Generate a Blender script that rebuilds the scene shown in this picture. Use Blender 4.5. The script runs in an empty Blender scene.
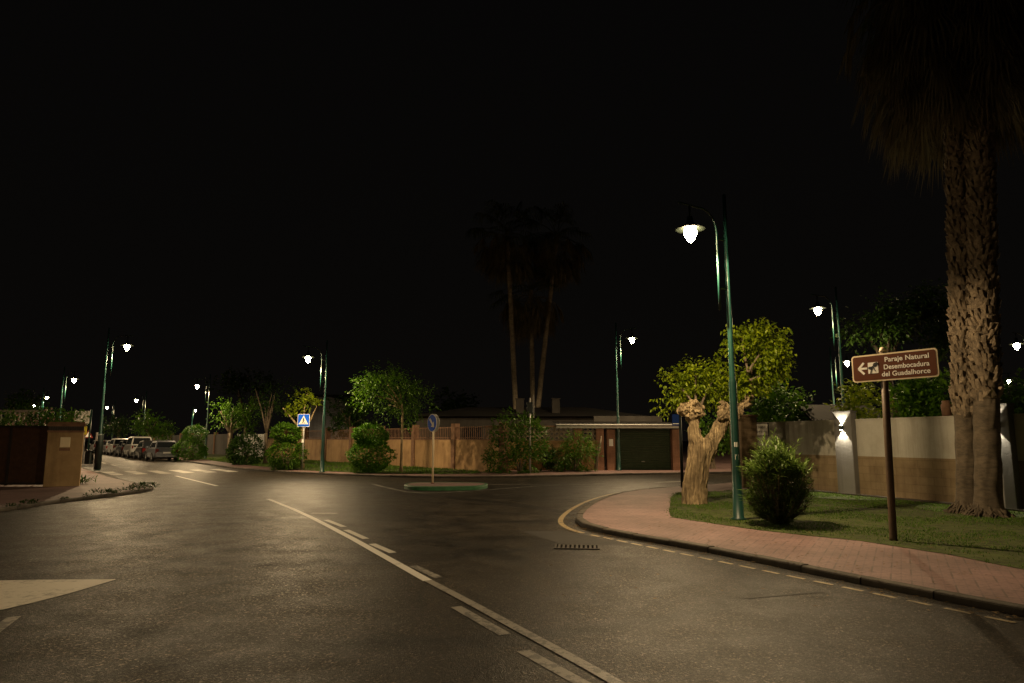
import bpy, bmesh, math, random
from mathutils import Vector, Matrix, noise

S = bpy.context.scene
COL = S.collection
R = math.radians
rng = random.Random(7)

# ------------------------------------------------------------------ camera
CAM_H = 1.6
PITCH = R(8.13)
F = 682.7
cam_d = bpy.data.cameras.new('camera')
cam_d.sensor_width = 36.0
cam_d.lens = 24.0
cam_d.clip_start = 0.05
cam_d.clip_end = 1500
cam = bpy.data.objects.new('camera', cam_d)
COL.objects.link(cam)
cam.location = (0, 0, CAM_H)
cam.rotation_euler = (R(90) + PITCH, 0, 0)
S.camera = cam


def ray(px, py):
    x = (px - 512) / F
    y = (341.5 - py) / F
    c, s = math.cos(PITCH), math.sin(PITCH)
    return Vector((x, c - y * s, y * c + s))


def G(px, py, z=0.0):
    """survey point: ground position seen at a reading of the site photograph"""
    d = ray(px, py)
    t = (z - CAM_H) / d.z
    return Vector((d.x * t, d.y * t, z))


def P(px, py, Y):
    d = ray(px, py)
    t = Y / d.y
    return Vector((d.x * t, Y, CAM_H + d.z * t))


# ------------------------------------------------------------------ helpers
class MB:
    def __init__(self):
        self.v = []
        self.f = []

    def quad(self, a, b, c, d):
        n = len(self.v)
        self.v += [tuple(a), tuple(b), tuple(c), tuple(d)]
        self.f.append((n, n + 1, n + 2, n + 3))

    def tri(self, a, b, c):
        n = len(self.v)
        self.v += [tuple(a), tuple(b), tuple(c)]
        self.f.append((n, n + 1, n + 2))

    def poly(self, pts):
        n = len(self.v)
        self.v += [tuple(p) for p in pts]
        self.f.append(tuple(range(n, n + len(pts))))

    def box(self, c, s, rz=0.0, M=None, taper=1.0):
        n = len(self.v)
        m = M if M is not None else Matrix.Rotation(rz, 3, 'Z')
        c = Vector(c)
        for z in (-.5, .5):
            k = taper if z > 0 else 1.0
            for (x, y) in ((-.5, -.5), (.5, -.5), (.5, .5), (-.5, .5)):
                self.v.append(tuple(c + m @ Vector((x * s[0] * k, y * s[1] * k, z * s[2]))))
        for q in ((0, 3, 2, 1), (4, 5, 6, 7), (0, 1, 5, 4), (1, 2, 6, 5), (2, 3, 7, 6), (3, 0, 4, 7)):
            self.f.append(tuple(n + i for i in q))

    def bbox(self, c, s, b=0.02, rz=0.0):
        """box with chamfered vertical edges and top"""
        m = Matrix.Rotation(rz, 3, 'Z')
        c = Vector(c)
        hx, hy, hz = s[0] / 2, s[1] / 2, s[2] / 2

        def ring(i, z):
            x, y = hx - i, hy - i
            p = [(-x + b, -y), (x - b, -y), (x, -y + b), (x, y - b), (x - b, y), (-x + b, y), (-x, y - b), (-x, -y + b)]
            return [c + m @ Vector((q[0], q[1], z)) for q in p]
        self.loft([ring(0, -hz), ring(0, hz - b), ring(b * .7, hz)], True)

    def loft(self, rings, caps=True, close=True):
        n = len(self.v)
        k = len(rings[0])
        for r in rings:
            self.v += [tuple(p) for p in r]
        for i in range(len(rings) - 1):
            for j in range(k if close else k - 1):
                a = n + i * k + j
                b = n + i * k + (j + 1) % k
                self.f.append((a, b, b + k, a + k))
        if caps:
            self.f.append(tuple(n + j for j in reversed(range(k))))
            self.f.append(tuple(n + (len(rings) - 1) * k + j for j in range(k)))

    def tube(self, pts, rad, seg=10, caps=True, fn=None):
        pts = [Vector(p) for p in pts]
        if not isinstance(rad, (list, tuple)):
            rad = [rad] * len(pts)
        rings = []
        t0 = (pts[1] - pts[0]).normalized()
        u = t0.orthogonal().normalized()
        for i, p in enumerate(pts):
            if i == 0:
                t = t0
            elif i == len(pts) - 1:
                t = (pts[i] - pts[i - 1]).normalized()
            else:
                t = (pts[i + 1] - pts[i - 1]).normalized()
            u = (u - t * u.dot(t)).normalized()
            w = t.cross(u)
            ring = []
            for j in range(seg):
                a = 2 * math.pi * j / seg
                r = rad[i] if fn is None else rad[i] * fn(i, a, p)
                ring.append(p + (u * math.cos(a) + w * math.sin(a)) * r)
            rings.append(ring)
        self.loft(rings, caps)

    def lathe(self, prof, seg=20, c=(0, 0, 0), caps=False, M=None):
        c = Vector(c)
        rings = []
        for (r, z) in prof:
            ring = []
            for j in range(seg):
                a = 2 * math.pi * j / seg
                p = Vector((r * math.cos(a), r * math.sin(a), z))
                if M is not None:
                    p = M @ p
                ring.append(c + p)
            rings.append(ring)
        self.loft(rings, caps)

    def build(self, name, mat, parent=None, smooth=False, label=None, kind=None):
        me = bpy.data.meshes.new(name)
        me.from_pydata(self.v, [], self.f)
        me.update()
        if smooth:
            me.polygons.foreach_set('use_smooth', [True] * len(me.polygons))
        me.materials.append(mat)
        o = bpy.data.objects.new(name, me)
        COL.objects.link(o)
        if parent is not None:
            o.parent = parent
        if label:
            o['label'] = label
        if kind:
            o['kind'] = kind
        return o


def build_each(mb, name, mat, parent=None, smooth=False):
    """one object per connected piece"""
    par = list(range(len(mb.v)))

    def find(i):
        while par[i] != i:
            par[i] = par[par[i]]
            i = par[i]
        return i
    for f in mb.f:
        for j in f[1:]:
            par[find(j)] = find(f[0])
    groups = {}
    for f in mb.f:
        groups.setdefault(find(f[0]), []).append(f)
    out = []
    for fs in groups.values():
        m = MB()
        idx = {}
        for f in fs:
            for j in f:
                if j not in idx:
                    idx[j] = len(m.v)
                    m.v.append(mb.v[j])
            m.f.append(tuple(idx[j] for j in f))
        out.append(m.build(name, mat, parent, smooth))
    return out


def thing(name, label, cat, loc=(0, 0, 0), rz=0.0, group=None):
    o = bpy.data.objects.new(name, None)
    o.empty_display_size = .2
    COL.objects.link(o)
    o.location = loc
    o.rotation_euler = (0, 0, rz)
    o['label'] = label
    o['category'] = cat
    if group:
        o['group'] = group
    return o


def tag(o, label, cat, group=None):
    o['label'] = label
    o['category'] = cat
    if group:
        o['group'] = group
    return o


def copy_tree(o, parent=None):
    c = o.copy()
    COL.objects.link(c)
    if parent is not None:
        c.parent = parent
    for ch in list(o.children):
        copy_tree(ch, c)
    return c


def offset_line(pts, d):
    """offset an open 2-D polyline to its left by d"""
    out = []
    n = len(pts)
    for i in range(n):
        a = pts[max(i - 1, 0)]
        b = pts[min(i + 1, n - 1)]
        p = pts[i]
        if 0 < i < n - 1:
            t1 = Vector((p[0] - a[0], p[1] - a[1])).normalized()
            t2 = Vector((b[0] - p[0], b[1] - p[1])).normalized()
            n1 = Vector((-t1.y, t1.x))
            n2 = Vector((-t2.y, t2.x))
            m = (n1 + n2).normalized()
            k = d / max(.35, m.dot(n1))
            q = Vector((p[0], p[1])) + m * k
        else:
            t = Vector((b[0] - a[0], b[1] - a[1])).normalized()
            q = Vector((p[0], p[1])) + Vector((-t.y, t.x)) * d
        out.append(q)
    return out


def smooth_line(pts, it=2):
    pts = [Vector((p[0], p[1])) for p in pts]
    for _ in range(it):
        q = [pts[0]]
        for a, b in zip(pts, pts[1:]):
            q.append(a * .75 + b * .25)
            q.append(a * .25 + b * .75)
        q.append(pts[-1])
        pts = q
    return pts


def ngon(name, pts, z, mat, kind='structure', parent=None):
    """flat sheet, triangulated so that concave outlines are right"""
    bm = bmesh.new()
    vs = [bm.verts.new((p[0], p[1], z)) for p in pts]
    f = bm.faces.new(vs)
    f.normal_update()
    if f.normal.z < 0:
        f.normal_flip()
    bmesh.ops.triangulate(bm, faces=[f])
    me = bpy.data.meshes.new(name)
    bm.to_mesh(me)
    bm.free()
    me.materials.append(mat)
    o = bpy.data.objects.new(name, me)
    COL.objects.link(o)
    if kind:
        o['kind'] = kind
    if parent:
        o.parent = parent
    return o


# ------------------------------------------------------------------ materials
def nt(name):
    m = bpy.data.materials.new(name)
    m.use_nodes = True
    t = m.node_tree
    b = t.nodes['Principled BSDF']
    return m, t, b


def N(t, kind, **kw):
    n = t.nodes.new(kind)
    for k, v in kw.items():
        if k in n.inputs.keys():
            n.inputs[k].default_value = v
        else:
            setattr(n, k, v)
    return n


def ramp(t, fac, stops):
    r = t.nodes.new('ShaderNodeValToRGB')
    el = r.color_ramp.elements
    while len(el) < len(stops):
        el.new(.5)
    for e, (p, c) in zip(el, stops):
        e.position = p
        e.color = (*c, 1) if len(c) == 3 else c
    t.links.new(fac, r.inputs['Fac'])
    return r.outputs['Color']


def mixc(t, fac, a, b, mode='MIX'):
    m = t.nodes.new('ShaderNodeMix')
    m.data_type = 'RGBA'
    m.blend_type = mode
    for i, v in ((0, fac), (6, a), (7, b)):
        if hasattr(v, 'is_linked') or hasattr(v, 'links'):
            t.links.new(v, m.inputs[i])
        elif i == 0:
            m.inputs[0].default_value = v
        else:
            m.inputs[i].default_value = (*v, 1)
    return m.outputs[2]


def coord(t):
    g = t.nodes.new('ShaderNodeTexCoord')
    return g.outputs['Object']


def noise_n(t, scale, detail=4, rough=.6, vec=None):
    n = N(t, 'ShaderNodeTexNoise', Scale=scale, Detail=detail, Roughness=rough)
    t.links.new(vec if vec is not None else coord(t), n.inputs['Vector'])
    return n.outputs['Fac']


def bump(t, b, h, strength=.3, dist=.02):
    n = N(t, 'ShaderNodeBump', Strength=strength, Distance=dist)
    t.links.new(h, n.inputs['Height'])
    t.links.new(n.outputs['Normal'], b.inputs['Normal'])


def simple(name, col, rough=.6, metal=0.0, var=.25, scale=6.0, bs=.15, bd=.01, spec=.4):
    m, t, b = nt(name)
    f = noise_n(t, scale, 6, .65)
    lo = tuple(c * (1 - var) for c in col)
    hi = tuple(min(1, c * (1 + var)) for c in col)
    t.links.new(ramp(t, f, [(.3, lo), (.7, hi)]), b.inputs['Base Color'])
    b.inputs['Roughness'].default_value = rough
    b.inputs['Metallic'].default_value = metal
    b.inputs['Specular IOR Level'].default_value = spec
    if bs:
        bump(t, b, noise_n(t, scale * 6, 5, .7), bs, bd)
    return m


def _st(px, py, ax, ay, ang, k):
    p = G(px, py)
    return (p.x + .25, p.y + .25, ax, ay, ang, k)


STAINS = [_st(185, 634, 1.0, .32, .1, .5), _st(380, 646, 1.3, .3, .0, .65), _st(590, 522, 1.9, .45, .0, .5), _st(760, 640, .9, .5, .4, .75),
          _st(480, 540, 2.5, .8, .1, .72), _st(330, 560, 1.6, .5, -.2, .75), _st(120, 545, 2.2, .5, .1, .75)]


def circle3(a, b, c):
    a, b, c = (Vector(g) for g in (a, b, c))
    d = 2 * (a.x * (b.y - c.y) + b.x * (c.y - a.y) + c.x * (a.y - b.y))
    ux = ((a.x ** 2 + a.y ** 2) * (b.y - c.y) + (b.x ** 2 + b.y ** 2) * (c.y - a.y) + (c.x ** 2 + c.y ** 2) * (a.y - b.y)) / d
    uy = ((a.x ** 2 + a.y ** 2) * (c.x - b.x) + (b.x ** 2 + b.y ** 2) * (a.x - c.x) + (c.x ** 2 + c.y ** 2) * (b.x - a.x)) / d
    return ux, uy, math.hypot(a.x - ux, a.y - uy)


# worn wheel paths of turning traffic: three points of each, half width, darkness
ARCS = [((60, 560), (260, 521), (470, 512), .22, 0.38), ((40, 592), (300, 540), (560, 520), .18, 0.50), ((200, 512), (330, 503), (560, 512), .20, 0.46),
        ((420, 495), (520, 505), (600, 519), .30, 0.28), ((700, 683), (560, 575), (380, 530), .28, 0.66), ((900, 683), (640, 570), (430, 520), .34, 0.70),
        ((120, 520), (260, 495), (420, 488), .25, 0.53)]


def m_asphalt():
    m, t, b = nt('asphalt')
    co = coord(t)
    big = noise_n(t, .22, 5, .6, co)
    mid = noise_n(t, 1.7, 6, .65, co)
    vo = N(t, 'ShaderNodeTexVoronoi', Scale=60.0)
    t.links.new(co, vo.inputs['Vector'])
    vf = N(t, 'ShaderNodeTexVoronoi', Scale=130.0)
    t.links.new(co, vf.inputs['Vector'])
    grain = noise_n(t, 22, 4, .75, co)
    base = ramp(t, big, [(.32, (.0055, .0046, .0034)), (.5, (.0165, .0138, .0102)), (.66, (.037, .031, .0228))])
    base = mixc(t, .4, base, ramp(t, mid, [(.34, (.004, .0034, .0026)), (.66, (.044, .0365, .0265))]))
    base = mixc(t, 1.0, base, ramp(t, grain, [(.34, (.35, .35, .35)), (.5, (1, 1, 1)), (.66, (2.0, 1.95, 1.85))]), 'MULTIPLY')
    base = mixc(t, 1.0, base, ramp(t, vo.outputs['Color'], [(.4, (.5, .5, .5)), (.75, (1.2, 1.17, 1.1)), (.95, (4.0, 3.8, 3.4))]), 'MULTIPLY')
    base = mixc(t, 1.0, base, ramp(t, vf.outputs['Color'], [(.3, (.6, .6, .6)), (.95, (2.2, 2.1, 2.0))]), 'MULTIPLY')
    wob = N(t, 'ShaderNodeTexNoise', Scale=1.6, Detail=6.0)
    t.links.new(co, wob.inputs['Vector'])
    # wheel paths
    w1 = N(t, 'ShaderNodeTexNoise', Scale=.7, Detail=5.0)
    t.links.new(co, w1.inputs['Vector'])
    wv1 = N(t, 'ShaderNodeVectorMath', operation='MULTIPLY_ADD')
    wv1.inputs[1].default_value = (.35, .35, 0)
    t.links.new(w1.outputs['Color'], wv1.inputs[0])
    t.links.new(co, wv1.inputs[2])
    for (p1, p2, p3, hw, k_) in ARCS:
        q = [G(*p) for p in (p1, p2, p3)]
        ux, uy, r_ = circle3(*[(p.x, p.y) for p in q])
        dn = N(t, 'ShaderNodeVectorMath', operation='DISTANCE')
        t.links.new(wv1.outputs[0], dn.inputs[0])
        dn.inputs[1].default_value = (ux + .17, uy + .17, 0)
        sb_ = N(t, 'ShaderNodeMath', operation='SUBTRACT')
        t.links.new(dn.outputs['Value'], sb_.inputs[0])
        sb_.inputs[1].default_value = r_
        ab = N(t, 'ShaderNodeMath', operation='ABSOLUTE')
        t.links.new(sb_.outputs[0], ab.inputs[0])
        dv = N(t, 'ShaderNodeMath', operation='DIVIDE')
        t.links.new(ab.outputs[0], dv.inputs[0])
        dv.inputs[1].default_value = hw
        base = mixc(t, 1.0, base, ramp(t, dv.outputs[0], [(.25, (k_, k_, k_)), (1.0, (1, 1, 1))]), 'MULTIPLY')
    # cracks
    cr = N(t, 'ShaderNodeTexVoronoi', Scale=.27, feature='DISTANCE_TO_EDGE')
    ad = N(t, 'ShaderNodeVectorMath', operation='MULTIPLY_ADD')
    ad.inputs[1].default_value = (1.3, 1.3, 0)
    t.links.new(wob.outputs['Color'], ad.inputs[0])
    t.links.new(co, ad.inputs[2])
    t.links.new(ad.outputs[0], cr.inputs['Vector'])
    ck = ramp(t, cr.outputs['Distance'], [(0, (.12, .12, .12)), (.005, (.3, .3, .3)), (.010, (1, 1, 1))])
    gate_ = ramp(t, noise_n(t, .35, 2, .5, co), [(.40, (0, 0, 0)), (.48, (1, 1, 1))])
    base = mixc(t, gate_, base, mixc(t, 1.0, base, ck, 'MULTIPLY'))
    # soft old oil spots
    for (sx, sy_, ax, ay, ang, k_) in STAINS:
        mp2 = N(t, 'ShaderNodeMapping', vector_type='TEXTURE')
        mp2.inputs['Location'].default_value = (sx, sy_, 0)
        mp2.inputs['Rotation'].default_value = (0, 0, ang)
        mp2.inputs['Scale'].default_value = (ax, ay, 1)
        wv = N(t, 'ShaderNodeVectorMath', operation='MULTIPLY_ADD')
        wv.inputs[1].default_value = (.5, .5, 0)
        t.links.new(wob.outputs['Color'], wv.inputs[0])
        t.links.new(co, wv.inputs[2])
        t.links.new(wv.outputs[0], mp2.inputs['Vector'])
        gr2 = N(t, 'ShaderNodeTexGradient', gradient_type='SPHERICAL')
        t.links.new(mp2.outputs['Vector'], gr2.inputs['Vector'])
        base = mixc(t, 1.0, base, ramp(t, gr2.outputs['Fac'], [(.0, (1, 1, 1)), (.5, (k_, k_, k_))]), 'MULTIPLY')
    t.links.new(base, b.inputs['Base Color'])
    # polished stones among rough binder
    rg = mixc(t, 1.0, ramp(t, vo.outputs['Color'], [(.6, (1, 1, 1)), (.95, (.72, .72, .72))]), ramp(t, mid, [(.3, (.44, .44, .44)), (.7, (.62, .62, .62))]), 'MULTIPLY')
    t.links.new(rg, b.inputs['Roughness'])
    t.links.new(ramp(t, vf.outputs['Color'], [(.5, (.13, .13, .13)), (.82, (.24, .24, .24)), (.95, (.6, .6, .6))]), b.inputs['Specular IOR Level'])
    h = mixc(t, .35, vf.outputs['Distance'], vo.outputs['Distance'])
    bump(t, b, h, .5, .009)
    return m


def m_paving():
    m, t, b = nt('pink_paving')
    co = coord(t)
    mp = N(t, 'ShaderNodeMapping')
    mp.inputs['Rotation'].default_value = (0, 0, R(29.4))
    t.links.new(co, mp.inputs['Vector'])
    br = N(t, 'ShaderNodeTexBrick', Scale=1.0)
    br.inputs['Brick Width'].default_value = .4
    br.inputs['Row Height'].default_value = .4
    br.inputs['Mortar Size'].default_value = .012
    br.inputs['Mortar Smooth'].default_value = .3
    br.inputs['Color1'].default_value = (.23, .14, .138, 1)
    br.inputs['Color2'].default_value = (.185, .112, .11, 1)
    br.inputs['Mortar'].default_value = (.13, .085, .08, 1)
    t.links.new(mp.outputs['Vector'], br.inputs['Vector'])
    # small cast dimples of a hydraulic tile
    ch = N(t, 'ShaderNodeTexBrick', Scale=1.0)
    ch.inputs['Brick Width'].default_value = .1
    ch.inputs['Row Height'].default_value = .1
    ch.inputs['Mortar Size'].default_value = .008
    ch.offset = 0
    t.links.new(mp.outputs['Vector'], ch.inputs['Vector'])
    big = noise_n(t, .6, 6, .65, co)
    c = mixc(t, 1.0, br.outputs['Color'], ramp(t, big, [(.28, (.38, .36, .34)), (.5, (.95, .95, .95)), (.7, (1.35, 1.3, 1.28))]), 'MULTIPLY')
    c = mixc(t, .25, c, ramp(t, ch.outputs['Fac'], [(0, (.26, .16, .13)), (1, (.11, .08, .07))]))
    sp = noise_n(t, 14, 5, .7, co)
    c = mixc(t, 1.0, c, ramp(t, sp, [(.32, (.62, .6, .58)), (.5, (1, 1, 1))]), 'MULTIPLY')
    t.links.new(c, b.inputs['Base Color'])
    b.inputs['Roughness'].default_value = .7
    bump(t, b, mixc(t, .5, br.outputs['Fac'], sp), .35, -.01)
    return m


def m_paint(name, col, wear=.5):
    """worn road paint: paint broken up by noise, asphalt tone showing through"""
    m, t, b = nt(name)
    co = coord(t)
    f = noise_n(t, 9, 7, .75, co)
    g = noise_n(t, .5, 4, .6, co)
    s = N(t, 'ShaderNodeMath', operation='ADD')
    t.links.new(f, s.inputs[0])
    t.links.new(g, s.inputs[1])
    k = ramp(t, s.outputs[0], [(wear * .9 + .35, (0, 0, 0)), (wear * .9 + .55, (1, 1, 1))])
    c = mixc(t, k, tuple(.25 * x + .03 for x in col), col)
    t.links.new(c, b.inputs['Base Color'])
    b.inputs['Roughness'].default_value = .55
    bump(t, b, noise_n(t, 120, 2, .6, co), .4, .006)
    return m


def m_kerb():
    m, t, b = nt('kerb_stone')
    co = coord(t)
    g = N(t, 'ShaderNodeNewGeometry')
    c = ramp(t, g.outputs['Random Per Island'], [(0, (.075, .065, .052)), (1, (.15, .13, .105))])
    f = noise_n(t, 3.5, 6, .7, co)
    c = mixc(t, 1.0, c, ramp(t, f, [(.3, (.4, .38, .35)), (.6, (1.1, 1.1, 1.1))]), 'MULTIPLY')
    # dirt towards the gutter
    sp = N(t, 'ShaderNodeSeparateXYZ')
    t.links.new(co, sp.inputs[0])
    c = mixc(t, 1.0, c, ramp(t, sp.outputs[2], [(.0, (.35, .33, .3)), (.11, (1, 1, 1))]), 'MULTIPLY')
    t.links.new(c, b.inputs['Base Color'])
    b.inputs['Roughness'].default_value = .85
    bump(t, b, noise_n(t, 40, 5, .7, co), .5, .012)
    return m


def m_leaf(name, a, bcol, trans=.3, rough=.5):
    m, t, b = nt(name)
    g = N(t, 'ShaderNodeNewGeometry')
    c = ramp(t, g.outputs['Random Per Island'], [(0, a), (.6, tuple((x + y) / 2 for x, y in zip(a, bcol))), (1, bcol)])
    t.links.new(c, b.inputs['Base Color'])
    b.inputs['Roughness'].default_value = rough
    b.inputs['Specular IOR Level'].default_value = .35
    tr = N(t, 'ShaderNodeBsdfTranslucent')
    t.links.new(c, tr.inputs['Color'])
    mx = N(t, 'ShaderNodeMixShader')
    mx.inputs[0].default_value = trans
    t.links.new(b.outputs[0], mx.inputs[1])
    t.links.new(tr.outputs[0], mx.inputs[2])
    t.links.new(mx.outputs[0], t.nodes['Material Output'].inputs['Surface'])
    return m


def m_emit(name, col, s):
    m, t, b = nt(name)
    b.inputs['Base Color'].default_value = (.8, .8, .75, 1)
    b.inputs['Emission Color'].default_value = (*col, 1)
    b.inputs['Emission Strength'].default_value = s
    return m


def m_bark(name, lo, hi, sx=9, sz=1.6, bs=.9, bd=.05, crev_shade=False):
    m, t, b = nt(name)
    co = coord(t)
    mp = N(t, 'ShaderNodeMapping')
    mp.inputs['Scale'].default_value = (sx, sx, sz)
    t.links.new(co, mp.inputs['Vector'])
    f = noise_n(t, 1.0, 7, .7, mp.outputs['Vector'])
    g = noise_n(t, 2.2, 4, .6, co)
    c = ramp(t, f, [(.32, lo), (.6, hi)])
    c = mixc(t, 1.0, c, ramp(t, g, [(.3, (.55, .53, .5)), (.65, (1.1, 1.1, 1.1))]), 'MULTIPLY')
    if crev_shade:
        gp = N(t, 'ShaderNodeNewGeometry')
        c = mixc(t, 1.0, c, ramp(t, gp.outputs['Pointiness'], [(.40, (.22, .18, .14)), (.49, (.85, .83, .8)), (.56, (1.25, 1.25, 1.22))]), 'MULTIPLY')  # crevice shade and lighter ridges painted into the bark colour
        v = N(t, 'ShaderNodeTexVoronoi', Scale=7.0)
        mp3 = N(t, 'ShaderNodeMapping')
        mp3.inputs['Scale'].default_value = (1, 1, .4)
        t.links.new(co, mp3.inputs['Vector'])
        t.links.new(mp3.outputs['Vector'], v.inputs['Vector'])
        c = mixc(t, 1.0, c, ramp(t, v.outputs['Color'], [(.2, (.7, .68, .64)), (.8, (1.15, 1.15, 1.12))]), 'MULTIPLY')
    t.links.new(c, b.inputs['Base Color'])
    b.inputs['Roughness'].default_value = .85
    bump(t, b, f, bs, bd)
    return m


def m_wall(name, col, dirt=(.5, .45, .4), brick=None, scale=1.0, bs=.25):
    m, t, b = nt(name)
    co = coord(t)
    f = noise_n(t, .8 * scale, 6, .65, co)
    c = ramp(t, f, [(.25, tuple(x * d for x, d in zip(col, dirt))), (.55, col), (.8, tuple(min(1, x * 1.15) for x in col))])
    # rain streaks
    mp = N(t, 'ShaderNodeMapping')
    mp.inputs['Scale'].default_value = (2.6, 2.6, .22)
    t.links.new(co, mp.inputs['Vector'])
    s = noise_n(t, 1.0, 5, .7, mp.outputs['Vector'])
    c = mixc(t, 1.0, c, ramp(t, s, [(.3, (.62, .6, .57)), (.55, (1, 1, 1))]), 'MULTIPLY')
    h = noise_n(t, 28, 5, .7, co)
    if brick:
        sep = N(t, 'ShaderNodeSeparateXYZ')
        t.links.new(co, sep.inputs[0])
        cmb = N(t, 'ShaderNodeCombineXYZ')
        adx = N(t, 'ShaderNodeMath', operation='ADD')
        t.links.new(sep.outputs[0], adx.inputs[0])
        t.links.new(sep.outputs[1], adx.inputs[1])
        t.links.new(adx.outputs[0], cmb.inputs[0])
        t.links.new(sep.outputs[2], cmb.inputs[1])
        br = N(t, 'ShaderNodeTexBrick', Scale=1.0)
        br.inputs['Brick Width'].default_value = brick[0]
        br.inputs['Row Height'].default_value = brick[1]
        br.inputs['Mortar Size'].default_value = brick[2]
        br.inputs['Color1'].default_value = (1, 1, 1, 1)
        br.inputs['Color2'].default_value = (.86, .84, .8, 1)
        br.inputs['Mortar'].default_value = (.78, .76, .73, 1)
        t.links.new(cmb.outputs[0], br.inputs['Vector'])
        c = mixc(t, 1.0, c, br.outputs['Color'], 'MULTIPLY')
        h = mixc(t, .6, h, br.outputs['Fac'])
    t.links.new(c, b.inputs['Base Color'])
    b.inputs['Roughness'].default_value = .85
    bump(t, b, h, bs, .02)
    return m


def m_glass(name):
    m, t, b = nt(name)
    b.inputs['Base Color'].default_value = (.012, .014, .016, 1)
    b.inputs['Roughness'].default_value = .06
    b.inputs['Specular IOR Level'].default_value = .8
    return m


def m_car(name, col, metal=.3):
    m, t, b = nt(name)
    f = noise_n(t, 3, 5, .6)
    t.links.new(mixc(t, 1.0, col, ramp(t, f, [(.3, (.8, .78, .75)), (.7, (1, 1, 1))]), 'MULTIPLY'), b.inputs['Base Color'])
    b.inputs['Metallic'].default_value = metal
    b.inputs['Roughness'].default_value = .32
    b.inputs['Coat Weight'].default_value = .6
    b.inputs['Coat Roughness'].default_value = .06
    return m


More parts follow.
